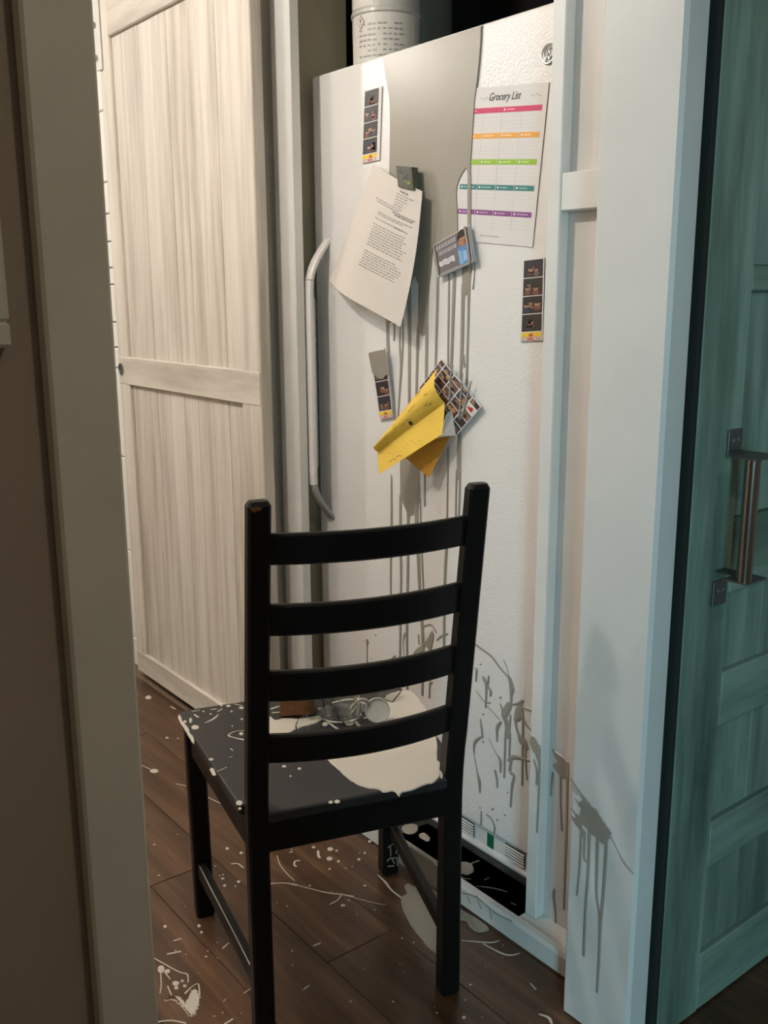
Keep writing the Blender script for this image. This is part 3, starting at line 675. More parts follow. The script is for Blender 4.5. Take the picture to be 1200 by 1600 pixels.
# ================================================================== CHAIR
CH_O = Vector((-1.256, .929)); CH_A = 1.2647; cA, sA = math.cos(CH_A), math.sin(CH_A)
def ch(u, v, z): return Vector((CH_O.x+u*cA-v*sA, CH_O.y+u*sA+v*cA, z))
def vb(z): return -.0902*max(0, z-.45)/.58 if z > .52 else -.0902*max(0, (z-.40))**2/.24/.58*1.0 if z > .40 else 0
CHR = thing('dining_chair', 'black wooden ladder-back dining chair with paint spilled over its seat', 'chair', (CH_O.x, CH_O.y, 0), CH_A)
SEATZ = .468
for sgn in (-1, 1):
    rings = []
    for z in [0, .004, .15, .3, .40, .44, .48, .52, .60, .70, .80, .90, 1.0, 1.022, 1.03]:
        d = .040-.012*min(1, z/1.0); w_ = .0365; k = .0 if .004 <= z <= 1.022 else .004
        rings.append([ch(sgn*(.2023-.01825)+a, vb(z)+d/2+b2, z) for a, b2 in crect(w_-2*k, d-2*k, .004)])
    loft('back_post', rings, 'black', CHR)
for z0, z1 in ((.923, .975), (.800, .855), (.680, .736), (.561, .616)):
    rings = []
    for i in range(17):
        q = -1+i/8; u = q*.168; zm = (z0+z1)/2; vc = vb(zm)+.016-.030*(1-q*q); lean = -.0902/.58
        rings.append([ch(u, vc+a+lean*b2, zm+b2) for a, b2 in crect(.015, z1-z0, .0035)])
    loft('slat', rings, 'black', CHR)
bm = bmesh.new()
blob(bm, [(-.199, 1.0215), (-.193, 1.0222), (-.186, 1.0218), (-.181, 1.0205), (-.184, 1.016), (-.188, 1.0175), (-.192, 1.0145), (-.197, 1.017)], lambda u, v, h: ch(u, vb(v)-.0003-h, v), .0004, 2)
link('worn_chip', bm, M['wood'], CHR)['label'] = 'bare wood chip'
def rrect_poly(pts, rad):
    out = []; n = len(pts)
    for i, p in enumerate(pts):
        r_ = rad[i]; p = Vector(p)
        if not r_: out.append(p); continue
        a, b2 = (Vector(pts[i-1])-p).normalized(), (Vector(pts[(i+1) % n])-p).normalized()
        for k in range(7):
            t = k/6; out.append((p+a*r_)*(1-t)**2+p*2*t*(1-t)+(p+b2*r_)*t*t)
    return out
sp_ = rrect_poly([(-.210, .038), (-.168, .038), (-.168, -.006), (.168, -.006), (.168, .038), (.210, .038), (.250, .472), (-.250, .472)], [.008, 0, .004, .004, 0, .008, .030, .030])
ctr = Vector((0, .23))
rings = []
for z, k in ((SEATZ-.022, .004), (SEATZ-.018, 0), (SEATZ-.004, 0), (SEATZ-.001, .002), (SEATZ, .005)):
    rings.append([ch(*(p-(p-ctr).normalized()*k), z) for p in sp_])
bm = bmesh.new(); R_ = addloft(bm, rings, False)
for rr_ in (R_[0], R_[-1]):
    vs2 = [v_.co.copy() for v_ in rr_]
    for t in geometry.tessellate_polygon([vs2]): bm.faces.new([rr_[i] for i in t])
bmesh.ops.recalc_face_normals(bm, faces=bm.faces); link('seat', bm, M['seat'], CHR)
def bar(name, a, b2, w_, h_, par=CHR, mat='black', c=.003):
    # bar between two local points (u,v) at height z0, upright rectangular section
    A3, B3 = ch(*a), ch(*b2); d = (B3-A3).normalized(); s_ = Vector((d.y, -d.x, 0)).normalized()
    return loft(name, [[P_+s_*p+Vector((0, 0, q)) for p, q in crect(w_, h_, c)] for P_ in (A3, B3)], mat, par)
bar('apron', (-.166, .012, .417), (.166, .012, .417), .020, .060)
bar('apron', (-.190, .440, .417), (.190, .440, .417), .020, .060)
for sgn in (-1, 1):
    bar('apron', (sgn*.190, .036, .417), (sgn*.222, .412, .417), .020, .060)
    bar('stretcher', (sgn*.188, .034, .118), (sgn*.222, .413, .118), .018, .034)
    rings = [[ch(sgn*(.2215-.004*(1-z/.446))+a+sgn*.0, .434+b2, z) for a, b2 in crect(.039-(.006 if z < .003 else 0), .039-(.006 if z < .003 else 0), .004)] for z in (0, .004, .446)]
    loft('front_leg', rings, 'black', CHR)

# ------------------------------------------------------------------ things lying on the seat
def seat_px(x, y, z=SEATZ): return onZ(x, y, z)
WB0 = seat_px(437, 1122); WB1 = seat_px(492, 1119)
dx = (WB1-WB0); dx.z = 0; ln = dx.length; dx.normalize(); dy = Vector((-dx.y, dx.x, 0))
rings = []
for q, k in ((0, .003), (.003, 0), (ln-.003, 0), (ln, .003)):
    rings.append([WB0+dx*q+dy*(.022+a)+Vector((0, 0, .0215+b2)) for a, b2 in crect(.044-2*k, .040-2*k, .003)])
tag(loft('wooden_block', rings, 'wood'), 'brown wooden block lying in the paint on the chair seat', 'wooden block')
# broken glass jug
jc = seat_px(532, 1120); jc.z = SEATZ+.007
JG = thing('broken_glass_jug', 'broken clear glass jug with a handle lying in paint on the seat', 'glass jug', tuple(jc))
def shell(a0, a1, r, h, zfun, n=18, m=5, th=.0028, tilt=None):
    bm = bmesh.new(); G = []
    for rr_ in (r, r-th):
        G.append([[Vector((rr_*math.cos(a0+(a1-a0)*i/n), rr_*math.sin(a0+(a1-a0)*i/n), zfun(i/n)*j/m*h)) for j in range(m+1)] for i in range(n+1)])
    V_ = [[[bm.verts.new(p) for p in col] for col in g] for g in G]
    for i in range(n):
        for j in range(m):
            bm.faces.new((V_[0][i][j], V_[0][i+1][j], V_[0][i+1][j+1], V_[0][i][j+1])); bm.faces.new((V_[1][i][j], V_[1][i][j+1], V_[1][i+1][j+1], V_[1][i+1][j]))
    for i in range(n):
        for j in (0, m): bm.faces.new((V_[0][i][j], V_[0][i+1][j], V_[1][i+1][j], V_[1][i][j]))
    for j in range(m):
        for i in (0, n): bm.faces.new((V_[0][i][j], V_[0][i][j+1], V_[1][i][j+1], V_[1][i][j]))
    bmesh.ops.recalc_face_normals(bm, faces=bm.faces)
    if tilt: bm.transform(tilt)
    return bm
PRIM = []
zf = lambda q: .55+.45*abs(math.sin(q*7+1))+.12*math.sin(q*19)
TJ = Matrix.Translation(jc) @ Matrix.Rotation(.12, 4, 'X')
bm = shell(-.6, 3.4, .046, .070, zf, tilt=TJ); JW = link('jug_wall', bm, M['glass'], JG, True)
bm = bmesh.new(); tube(bm, [TJ @ Vector((.0446*math.cos(-.6+4*i/30), .0446*math.sin(-.6+4*i/30), zf(i/30)*.070)) for i in range(31)], [.0022+.0012*math.sin(i*1.7) for i in range(31)], 8); link('painted_rim', bm, M['paintwhite'], JW, True)
bm = bmesh.new()
for a_, w_ in ((.3, .010), (1.5, .007), (2.6, .012)): stroke(bm, [(a_*.0465, .034), (a_*.0465+.004, .022), (a_*.0465-.002, .010)], [w_*.8, w_*1.1, w_*.7], lambda u, v, h: TJ @ Vector(((.0465+h)*math.cos(u/.0465), (.0465+h)*math.sin(u/.0465), v)), .001)
link('paint_smear', bm, M['paintwhite'], JW, True)['kind'] = 'stuff'
bm = bmesh.new(); lathe(bm, [(.001, .0005), (.045, .0005), (.046, .004), (.043, .005), (.001, .005)], jc, 28); link('jug_base', bm, M['glass'], JG, True)
hpt = catmull([(0, 0, .004), (.012, -.006, .030), (.030, -.010, .045), (.048, -.008, .034), (.050, -.002, .010), (.040, .002, .004)], 5)
ex_ = Vector((cA, sA, 0)); ey_ = Vector((-sA, cA, 0)); hp0 = seat_px(540, 1130); hp0.z = SEATZ+.003
bm = bmesh.new(); tube(bm, [hp0+ex_*p[0]+ey_*p[1]+Vector((0, 0, p[2])) for p in hpt], .0048, 10); JH = link('jug_handle', bm, M['glass'], JG, True)
bm = bmesh.new(); tube(bm, [hp0+ex_*p[0]+ey_*p[1]+Vector((0, 0, p[2]+.0045)) for p in hpt[4:20]], [.002+.0015*abs(math.sin(i*.9)) for i in range(16)], 8); link('paint_smear', bm, M['paintwhite'], JH, True)
# clear lid leaning in the puddle
lc = seat_px(590, 1128); lc.z = SEATZ+.026
bm = bmesh.new(); lathe(bm, [(.001, 0), (.021, 0), (.025, .002), (.026, .006), (.024, .007), (.0225, .004), (.001, .003)], (0, 0, 0), 30)
bm.transform(Matrix.Translation(lc) @ Matrix.Rotation(YAW, 4, 'Z') @ Matrix.Rotation(math.radians(62), 4, 'X'))
tag(link('jar_lid', bm, M['translucent'], None, True), 'small round cloudy lid standing tilted beside the broken glass jug', 'lid')
def shard(x, y, pts, tilt, az, label, zl=.002):
    p = seat_px(x, y); bm = bmesh.new()
    lo_ = [bm.verts.new((a, b2, 0)) for a, b2 in pts]; hi_ = [bm.verts.new((a*.97, b2*.97, .003)) for a, b2 in pts]
    bm.faces.new(lo_[::-1]); bm.faces.new(hi_); n = len(pts)
    for i in range(n): bm.faces.new((lo_[i], lo_[(i+1) % n], hi_[(i+1) % n], hi_[i]))
    bm.transform(Matrix.Rotation(az, 4, 'Z') @ Matrix.Rotation(tilt, 4, 'X'))
    zmin = min(v_.co.z for v_ in bm.verts); bm.transform(Matrix.Translation((p.x, p.y, SEATZ+zl-zmin)))
    return tag(link('glass_shard', bm, M['glass']), label, 'glass shard', 'broken glass on the chair seat')
shard(500, 1122, [(-.028, -.02), (.02, -.024), (.030, .004), (.006, .03), (-.022, .018)], 1.1, 1.0, 'upright curved glass shard against the brown wooden block')
shard(566, 1112, [(-.02, -.012), (.018, -.016), (.024, .01), (-.004, .022)], .7, 2.1, 'small tilted glass shard between the jug and the lid')
shard(607, 1092, [(-.024, -.016), (.02, -.02), (.026, .012), (0, .024), (-.02, .012)], .5, .4, 'glass shard near the front corner of the seat, beyond the lid')
dk = seat_px(492, 1146)
bm = shell(.25, 2.6, .050, .034, lambda q: .35+.65*math.sin(math.pi*q), 16, 4, .003, Matrix.Translation((dk.x, dk.y, SEATZ+.004)) @ Matrix.Rotation(CH_A+.2, 4, 'Z') @ Matrix.Rotation(-.5, 4, 'X') @ Matrix.Translation((0, -.03, 0)))
zmin = min(v_.co.z for v_ in bm.verts); bm.transform(Matrix.Translation((0, 0, SEATZ+.002-zmin)))
tag(link('glass_shard', bm, M['glass'], None, True), 'large curved glass shard lying on the bare black part of the seat', 'glass shard', 'broken glass on the chair seat')

# ================================================================== PAINT
PD, PS, PP, PJ, PF, PC = planeT(FT), planeT(1.358), planeT(1.384), planeT(1.24), planeZ(0), planeZ(SEATZ)
# poured sheet on the refrigerator door
bm = bmesh.new()
e0 = [(597, 86.5), (676, 62.8), (754.5, 39)]
edge = [(598, 86), (602, 105), (607, 135), (610, 155), (611, 180), (611, 215), (610, 265), (608, 350), (606, 420), (604, 470), (604, 500), (611, 503), (618, 496), (622, 475), (632, 452), (640, 450), (650, 430), (654, 441), (664, 450), (672, 440), (676, 402), (679, 388), (684, 402), (690, 420), (700, 426), (712, 424), (717, 400), (717.5, 345), (716, 310), (716.5, 294), (721, 279), (728, 267), (731.5, 265), (733, 285), (737.5, 283), (738, 255), (740, 225), (742, 195), (744, 160), (747, 136), (749, 120), (752, 90), (754, 60), (754.5, 39.5)]
f, g = PD
top_l, top_r = g(597.5, 95), g(754.5, 60)
poly = catmull([g(*p) for p in edge], 3) ; poly = [p for p in poly if p[1] < FZ1-.004]
poly = [(poly[0][0]-.0005, FZ1-.0035)] + poly + [(poly[-1][0]+.0005, FZ1-.0035)]
blob(bm, poly, f, .0046, 0)
dr = [      ([(606, 495), (606, 520), (607, 552)], [6, 5, 6]), ([(616, 496), (616.5, 515), (616, 531)], [3, 2.2, 2.4]),
      ([(626, 500), (625, 540), (627, 572), (625.5, 600), (623, 640), (621, 665)], [2.2, 2.2, 4, 3.5, 2.5, 2]), ([(629.5, 500), (629.8, 535), (628, 572)], [2.5, 2.5, 2.5]),
      ([(639, 440), (640, 500), (640, 560), (639.5, 640), (638, 700)], [6, 6, 5, 4.5, 4.5]),
      ([(663, 425), (662, 470), (661, 512)], [18, 17, 15.5]), ([(655, 505), (653, 530), (652, 570), (650.5, 640)], [4.5, 5, 4, 4]), ([(667, 505), (667, 540), (666, 600), (664, 650)], [5.5, 5, 4.5, 4]),
      ([(684.5, 432), (683.5, 480), (682, 530), (681, 580)], [4.5, 4.5, 4, 3.5]), ([(702, 425), (701.5, 480), (700.5, 560), (702, 580)], [2.5, 3, 2.5, 2.5]),
      ([(711, 420), (709, 470), (707, 530), (705, 580)], [5, 5.5, 5, 5]), ([(730, 414), (729, 440), (728.5, 452)], [16, 14, 12]),
      ([(724, 445), (723, 500), (722, 545), (720, 590)], [6, 6, 6, 4]), ([(733, 445), (732.5, 480), (731, 540), (729, 600)], [5.5, 4, 3.5, 4.5]), ([(742, 400), (741.5, 430), (739.5, 451)], [2, 2, 2.5]), ([(725, 555), (726, 573)], [2.5, 2]),
      ([(612, 742), (612, 770), (612, 830), (611, 880), (611, 934)], [1.5, 3, 3, 2.8, 2.4]), ([(640, 690), (640.5, 730), (641, 780)], [28, 31, 31]),
      ([(626, 775), (626, 830), (627, 900), (626, 960), (625, 1060)], [4.5, 4, 3.5, 3.5, 3]), ([(638.5, 770), (638, 830), (637.5, 900), (636, 980), (637, 1085)], [6, 4.5, 4, 4, 3]),
      ([(653, 760), (651, 800), (653, 850), (656, 920), (660, 980), (661, 1020), (660, 1085)], [8, 6.5, 6, 5, 5, 5, 3.5]), ([(657, 780), (658, 830), (660, 880), (662, 925)], [2.2, 2.2, 2.5, 2.2]),
      ([(664, 736), (664, 760), (664, 790)], [2.6, 2.2, 2.4]), ([(701, 700), (700, 740), (699, 800), (698, 850), (695, 915), (694, 1012)], [2.5, 2.5, 2.5, 4.5, 4, 4]),
      ([(718, 680), (717.5, 710), (717, 745)], [7, 7, 7]), ([(714, 735), (713, 770), (712, 820)], [3, 2.8, 2.5]), ([(719, 735), (718.5, 770), (717, 815)], [3.5, 3, 2.8]), ([(633, 990), (630, 1005), (632, 1026)], [2.5, 1.5, 1]), ([(672, 1060), (671, 1090)], [2.5, 2])]
px_stroke(bm, (lambda u, v, h: f(u, v, h+.0034), g), [(735.2, 276), (735, 330), (734.5, 380), (735, 420)], [5.5, 5.5, 6, 6], .0014)
for pts, ws in dr: px_stroke(bm, PD, pts, ws, .0022)
tag(link('paint_spill', bm, M['paint'], None, True), 'grey beige paint poured down the refrigerator door in long drips', 'paint spill', None, 'stuff')
# paint lying over the cards
bm = bmesh.new()
CF = (lambda u, v, h: cf(u, v, h+.0039)), None
def onq(f0, off): return lambda u, v, h: f0(u, v, h+off)
stroke(bm, [(.895, .99), (.90, .5), (.88, .03)], [.055, .055, .06], onq(cf, .0040)); stroke(bm, [(.985, .95), (.985, .5), (.975, .03)], [.05, .06, .06], onq(cf, .0040)); stroke(bm, [(.04, .96), (.035, .5), (.05, .1)], [.05, .06, .05], onq(cf, .0040))
tag(link('paint_drips', bm, M['paint'], None, True), 'grey paint drips across the card with the blue jacketed child', 'paint drips', None, 'stuff')
def on_card(x, y, off, fa): # photo pixel -> collage card u,v
    d = ray(x, y); n = (k_r-k_t).cross(k_l-k_t); p = CAM+d*((k_t-CAM).dot(n)/d.dot(n))
    a, b2 = k_r-k_t, k_l-k_t; q = p-k_t; return (q.dot(a)/a.dot(a), 1-q.dot(b2)/b2.dot(b2))
bm = bmesh.new()
for pts, ws in (([(706, 574), (703, 600), (702, 640)], [5, 4.5, 5]), ([(719, 590), (717, 625), (715, 672)], [4.5, 4.5, 5]), ([(730, 605), (724, 640), (718, 675)], [4.5, 5, 4])):
    P_ = [kf(*on_card(*p, 0, kf), .0030) for p in pts]
    stroke(bm, [(p.x, p.z) for p in P_], [w_*.0012 for w_ in ws], lambda u, v, h: Vector((u, P_[0].y-h, v)))
tag(link('paint_drips', bm, M['paint'], None, True), 'grey paint drips across the tilted photo collage', 'paint drips', None, 'stuff')
# paint coating the curled strip
Pq = [on_door(*c_, .006) for c_ in [(581, 550), (608, 544), (616, 652), (592, 656)]]; q0 = quadmap(*Pq)
bm = bmesh.new(); blob(bm, [(.04, .985), (.5, .99), (.97, .985), (.97, .80), (.97, .62), (.80, .62), (.62, .575), (.42, .59), (.2, .64), (.04, .70)], lambda u, v, h: q0(u, v, .0014+h*.8)+Vector((0, -.012*v*v, 0)), .0012, 0)
stroke(bm, [(.985, .97), (.985, .6), (.97, .2), (.95, .02)], [.06, .09, .08, .05], lambda u, v, h: q0(u, v, .0014+h)+Vector((0, -.012*v*v, 0)))
tag(link('paint_coat', bm, M['paint'], None, True), 'grey paint coating the upper half of the curled photo strip', 'paint drips', None, 'stuff')
# splash low on the door
bm = bmesh.new()
for pts, ws in [([(741, 1005), (757, 1017), (769, 1026), (782, 1044), (793, 1056), (797, 1066)], 2.6), ([(787, 1031), (793, 1045), (797, 1063)], 1.2), ([(797, 1060), (800, 1076), (799, 1086), (799, 1102)], [5, 8, 5, 3]),
    ([(796, 1102), (791, 1112), (788, 1122)], [9, 10, 6]), ([(789, 1120), (793, 1135), (793, 1148)], [6, 8, 8]), ([(790, 1145), (789, 1180), (788, 1214)], [3.5, 3.5, 2.5]), ([(798, 1118), (796, 1140), (797, 1150), (796, 1180)], [3, 4, 4, 3]),
    ([(800, 1101), (810, 1099), (817, 1095)], [2, 3, 4]), ([(815, 1098), (812, 1112), (808, 1122)], [5, 13, 10]), ([(805, 1122), (808, 1140), (815, 1158)], [5, 4, 5]), ([(815, 1118), (821, 1130), (829, 1140)], [8, 4, 2]), ([(817, 1112), (817, 1150), (816, 1226)], [3, 3.5, 3]),
    ([(815, 1155), (821, 1164)], [12, 10]), ([(821, 1160), (822, 1200), (824, 1218)], [3, 3, 2]), ([(796, 1187), (805, 1183), (830, 1189)], [6, 5, 2]), ([(799, 1188), (797, 1205), (803, 1212), (800, 1230), (798, 1260)], [4, 5, 4, 4, 2.5]), ([(816, 1105), (828, 1110), (838, 1113)], [2, 2, 1]),
    ([(756, 1060), (760, 1072), (759, 1105)], [5, 4, 2.5]), ([(764, 1057), (762, 1070)], 3), ([(762, 1072), (767, 1080), (766, 1087)], [3, 4, 2.5]), ([(745, 1046), (744, 1064)], [3.5, 2.2]), ([(745, 1080), (757, 1096), (767, 1098)], 1.5), ([(731, 1095), (730, 1130), (727, 1156)], 2.4), ([(758, 1100), (770, 1112), (780, 1124)], 1.2),
    ([(751, 1124), (753, 1140), (754, 1152)], [2, 3.5, 2.2]), ([(754, 1150), (742, 1160), (741, 1178)], [1.5, 4, 1.5]), ([(741, 1180), (746, 1205), (749, 1220), (750, 1238)], [1.2, 2, 5, 2]), ([(782, 1100), (785, 1108), (785, 1120)], [2, 3.5, 2]), ([(783, 1128), (777, 1138), (777, 1158)], [3, 5, 2]),
    ([(764, 1154), (776, 1178), (782, 1188), (782, 1206)], [1, 1.5, 4.5, 2.5]), ([(774, 1205), (777, 1220), (777, 1230)], [4, 3, 2]), ([(752, 1268), (752, 1288)], 2.2), ([(761, 1273), (768, 1279), (773, 1292), (772, 1302)], [2, 2, 3, 2]),
    ([(574, 1003), (574, 1010), (574, 1040)], [6, 2, 2.5]), ([(683, 1000), (690, 994), (700, 990)], [1.5, 2.5, 1.5]), ([(662, 979), (674, 976), (682, 988)], 1.6), ([(612, 1030), (616, 1026)], 2.5), ([(654, 992), (655, 1006)], 1.8), ([(672, 1068), (675, 1066)], 3)]:
    px_stroke(bm, PD, pts, ws, .0016)
px_blob(bm, PD, [(675, 985), (678, 994), (676, 1008), (673, 1018), (666, 1010), (661, 1014), (655, 1028), (645, 1028), (648, 1017), (658, 1009), (668, 998)], .0016)
for x, y, r_ in ((782, 1090, 2), (755, 1116, 1.6), (751, 1038, 1.4), (770, 1264, 2), (789, 1273, 1.8), (777, 1281, 1.6), (750, 1262, 1.5), (755, 1159, 1.6), (741, 1044, 1), (587, 992, 1.5), (580, 1030, 1), (618, 1025, 1.5), (793, 1238, 1.4)): px_dot(bm, PD, x, y, r_, r_*1.1, .001)
tag(link('paint_splash', bm, M['paint'], None, True), 'grey paint splashes low on the refrigerator door beside the chair', 'paint splash', None, 'stuff')
# trim, panel, jamb
bm = bmesh.new(); px_blob(bm, PS, [(829, 1150), (834, 1149), (841, 1160), (845, 1166), (845.5, 1180), (844, 1200), (841, 1192), (836, 1178), (831, 1170), (828, 1160)], .0014)
for pts, ws in (([(843, 1192), (842, 1240), (839.5, 1300)], [4, 3.5, 2.5]), ([(835, 1188), (839, 1205), (838, 1226)], [3.5, 3, 2])): px_stroke(bm, PS, pts, ws)
tag(link('paint_splash', bm, M['paint'], None, True), 'grey paint splash and drips on the narrow white stile', 'paint splash', None, 'stuff')
bm = bmesh.new(); px_blob(bm, PP, [(863, 1170), (873, 1177), (884, 1186), (889, 1193), (889, 1216), (884, 1217), (876, 1213), (868, 1203), (864, 1194), (871, 1190), (866, 1181)], .0014)
for pts, ws in (([(876, 1212), (876, 1250), (878, 1297)], [4, 3, 3]), ([(887, 1200), (886, 1260), (884, 1330), (881, 1420)], [4, 4, 4, 3]), ([(864, 1208), (862, 1225), (861, 1243)], [4, 3, 2]), ([(866, 1390), (865, 1402), (868, 1430), (867, 1458)], [4, 5, 3, 2])): px_stroke(bm, PP, pts, ws)
tag(link('paint_splash', bm, M['paint'], None, True), 'dull paint splash in the narrow recessed panel beside the jamb', 'paint splash', None, 'stuff')
bm = bmesh.new()
px_blob(bm, PJ, [(899, 1247), (905, 1253), (912, 1249), (917, 1255), (929, 1262), (932, 1263), (940, 1277), (948, 1289), (955, 1300), (953, 1307), (949, 1315), (944, 1320), (936, 1313), (925, 1304), (917, 1294), (908, 1287), (905, 1276), (908, 1264), (904, 1259)], .0014)
px_blob(bm, PJ, [(893, 1262), (897, 1267), (907, 1277), (912, 1291), (915, 1305), (910, 1307), (905, 1296), (897, 1285), (892, 1274), (899, 1277), (897, 1271)], .0013)
for pts, ws in (([(892, 1217), (908, 1240), (922, 1258)], [2.5, 3, 5]), ([(893, 1226), (904, 1240), (914, 1252)], [1.2, 1.2, 2]), ([(892, 1230), (902, 1241)], 1.2), ([(908, 1303), (906, 1350), (902, 1398)], [4, 3.2, 2.6]), ([(914, 1300), (913, 1340), (919, 1347)], [4, 3, 3]), ([(921, 1296), (919, 1360), (915, 1420), (912, 1492)], [5, 4, 3.5, 4]),
    ([(934, 1308), (932, 1390), (936, 1425), (937, 1470)], [5, 4, 3, 3]), ([(948, 1312), (944, 1380), (938, 1450), (936, 1500), (933, 1550)], [5, 4.5, 4, 3.5, 2.6]), ([(954, 1306), (966, 1330), (975, 1347), (990, 1365)], [2.5, 1.5, 3, 1.5])): px_stroke(bm, PJ, pts, ws)
tag(link('paint_splash', bm, M['paint'], None, True), 'grey paint splash with running drips on the white door jamb', 'paint splash', None, 'stuff')
# seat
bm = bmesh.new()
px_blob(bm, PC, [(505, 1180), (516, 1192), (530, 1204), (545, 1218), (560, 1227), (575, 1232), (590, 1234), (600, 1239), (612, 1237), (618, 1239), (624, 1245), (629, 1239), (642, 1236), (650, 1233), (668, 1226), (676, 1224), (684, 1218), (688, 1208), (684, 1190), (683, 1160), (676, 1130), (664, 1106), (652, 1090), (640, 1080), (622, 1082), (604, 1088), (600, 1100), (606, 1118), (596, 1132), (585, 1150), (560, 1158), (530, 1164), (510, 1168)], .0022)
px_blob(bm, PC, [(421, 1120), (430, 1126), (445, 1123), (470, 1124), (496, 1119), (505, 1122), (492, 1131), (470, 1137), (452, 1146), (444, 1154), (430, 1155), (421, 1153)], .0018)
for pts, ws in (([(512, 1128), (530, 1140), (548, 1141)], [3, 5, 3]), ([(556, 1128), (566, 1138), (584, 1137)], [5, 6, 4]), ([(520, 1098), (540, 1093), (560, 1092)], [4, 6, 3]), ([(424, 1108), (436, 1104)], [4, 3]), ([(426, 1114), (440, 1113)], 2.5), ([(570, 1095), (590, 1098)], [3, 5])): px_stroke(bm, PC, pts, ws, .0014)
for d_ in ((508, 1132, 5, 3), (546, 1130, 7, 4), (575, 1146, 7, 4), (560, 1104, 5, 3), (500, 1108, 4, 2)): px_dot(bm, PC, *d_, .0016)
px_stroke(bm, PC, [(684, 1190), (689, 1204), (690, 1216)], [4, 6, 3], .004)
tag(link('paint_puddle', bm, M['paintwhite'], None, True), 'pale paint puddle covering the right half of the black chair seat', 'paint puddle', None, 'stuff')
bm = bmesh.new()
px_blob(bm, PC, [(278, 1121), (282, 1118), (286, 1128), (294, 1137), (297, 1146), (302, 1152), (304, 1163), (299, 1158), (293, 1148), (287, 1138)], .002)
for pts, ws in (([(304, 1117), (310, 1121)], 3), ([(320, 1130), (333, 1124), (341, 1117)], [1.5, 4, 2]), ([(330, 1109), (338, 1108)], 2.5), ([(340, 1112), (347, 1108)], 2.5), ([(381, 1142), (368, 1143), (357, 1149), (366, 1153), (380, 1156)], [1.8, 1.5, 3, 2, 4]), ([(360, 1170), (364, 1173)], 2), ([(358, 1184), (363, 1182)], 1.5), ([(339, 1206), (354, 1199)], 1.5), ([(331, 1202), (335, 1211)], [7, 6]), ([(300, 1112), (312, 1110)], 1.5), ([(366, 1100), (378, 1103)], 1.5)): px_stroke(bm, PC, pts, ws, .001)
for d_ in ((289, 1128, 3, 2), (298, 1126, 2.5, 4), (305, 1137, 6, 3.5), (357, 1103.5, 4, 1.5), (377, 1106.5, 4, 1.8), (362, 1112, 2, 1.3), (378, 1124, 2, 1.3), (377, 1147, 3.5, 2.5), (330, 1187, 4, 2), (374, 1255, 5.5, 4), (375, 1264, 3, 2), (444, 1198, 4, 2), (468, 1201.5, 3, 2), (454, 1213, 2, 1.4), (517, 1254, 4, 2.4), (527, 1253, 5, 3), (363, 1135, 1.5, 1), (329, 1116, 2, 1), (318, 1112, 2, 1), (346, 1103, 2, 1)): px_dot(bm, PC, *d_, .0012)
tag(link('paint_spatter', bm, M['paintwhite'], None, True), 'white paint flecks scattered over the left half of the chair seat', 'paint spatter', None, 'stuff')
# floor
bm = bmesh.new()
px_blob(bm, PF, [(632, 1386), (638, 1381), (648, 1386), (662, 1380), (690, 1400), (716, 1418), (748, 1438), (765, 1452), (748, 1457), (735, 1450), (728, 1440), (715, 1440), (705, 1460), (700, 1490), (690, 1497), (680, 1490), (670, 1482), (657, 1466), (642, 1446), (630, 1422), (627, 1404), (636, 1396)], .0022)
tag(link('paint_puddle', bm, M['paint'], None, True), 'grey paint puddle on the floorboards behind the chair leg, reaching the baseboard', 'paint puddle', None, 'stuff')
bm = bmesh.new()
px_blob(bm, PF, [(292, 1562), (297, 1552), (303, 1547), (311, 1553), (313, 1562), (310, 1577), (307, 1583), (302, 1588), (297, 1590), (292, 1583), (285, 1573), (275, 1567), (268, 1563), (256, 1564), (263, 1558), (273, 1557), (285, 1562), (290, 1568)], .002, 5, .0028)
for pts, ws in (([(240, 1497), (258, 1507), (272, 1515), (283, 1520), (293, 1523), (294, 1535)], 2.2), ([(251, 1520), (252, 1540), (250, 1552)], 2), ([(262, 1541), (268, 1555)], 2), ([(290, 1552), (300, 1542), (310, 1538), (312, 1555)], [4, 2, 2, 3]), ([(258, 1520), (266, 1530)], 2), ([(246, 1597), (268, 1595), (290, 1599)], 3), ([(350, 1601), (363, 1593)], [3, 4])): px_stroke(bm, PF, pts, ws, .001)
for d_ in ((252, 1515, 6, 6), (262, 1518, 5, 3.5), (275, 1537, 6, 4), (285, 1533, 3, 2), (276, 1544, 4, 3), (289, 1541, 3, 2.5)): px_dot(bm, PF, *d_, .0016)
tag(link('paint_splat', bm, M['paintwhite'], None, True), 'white ragged paint splat on the floorboards beside the doorway casing', 'paint splash', None, 'stuff')
bm = bmesh.new()
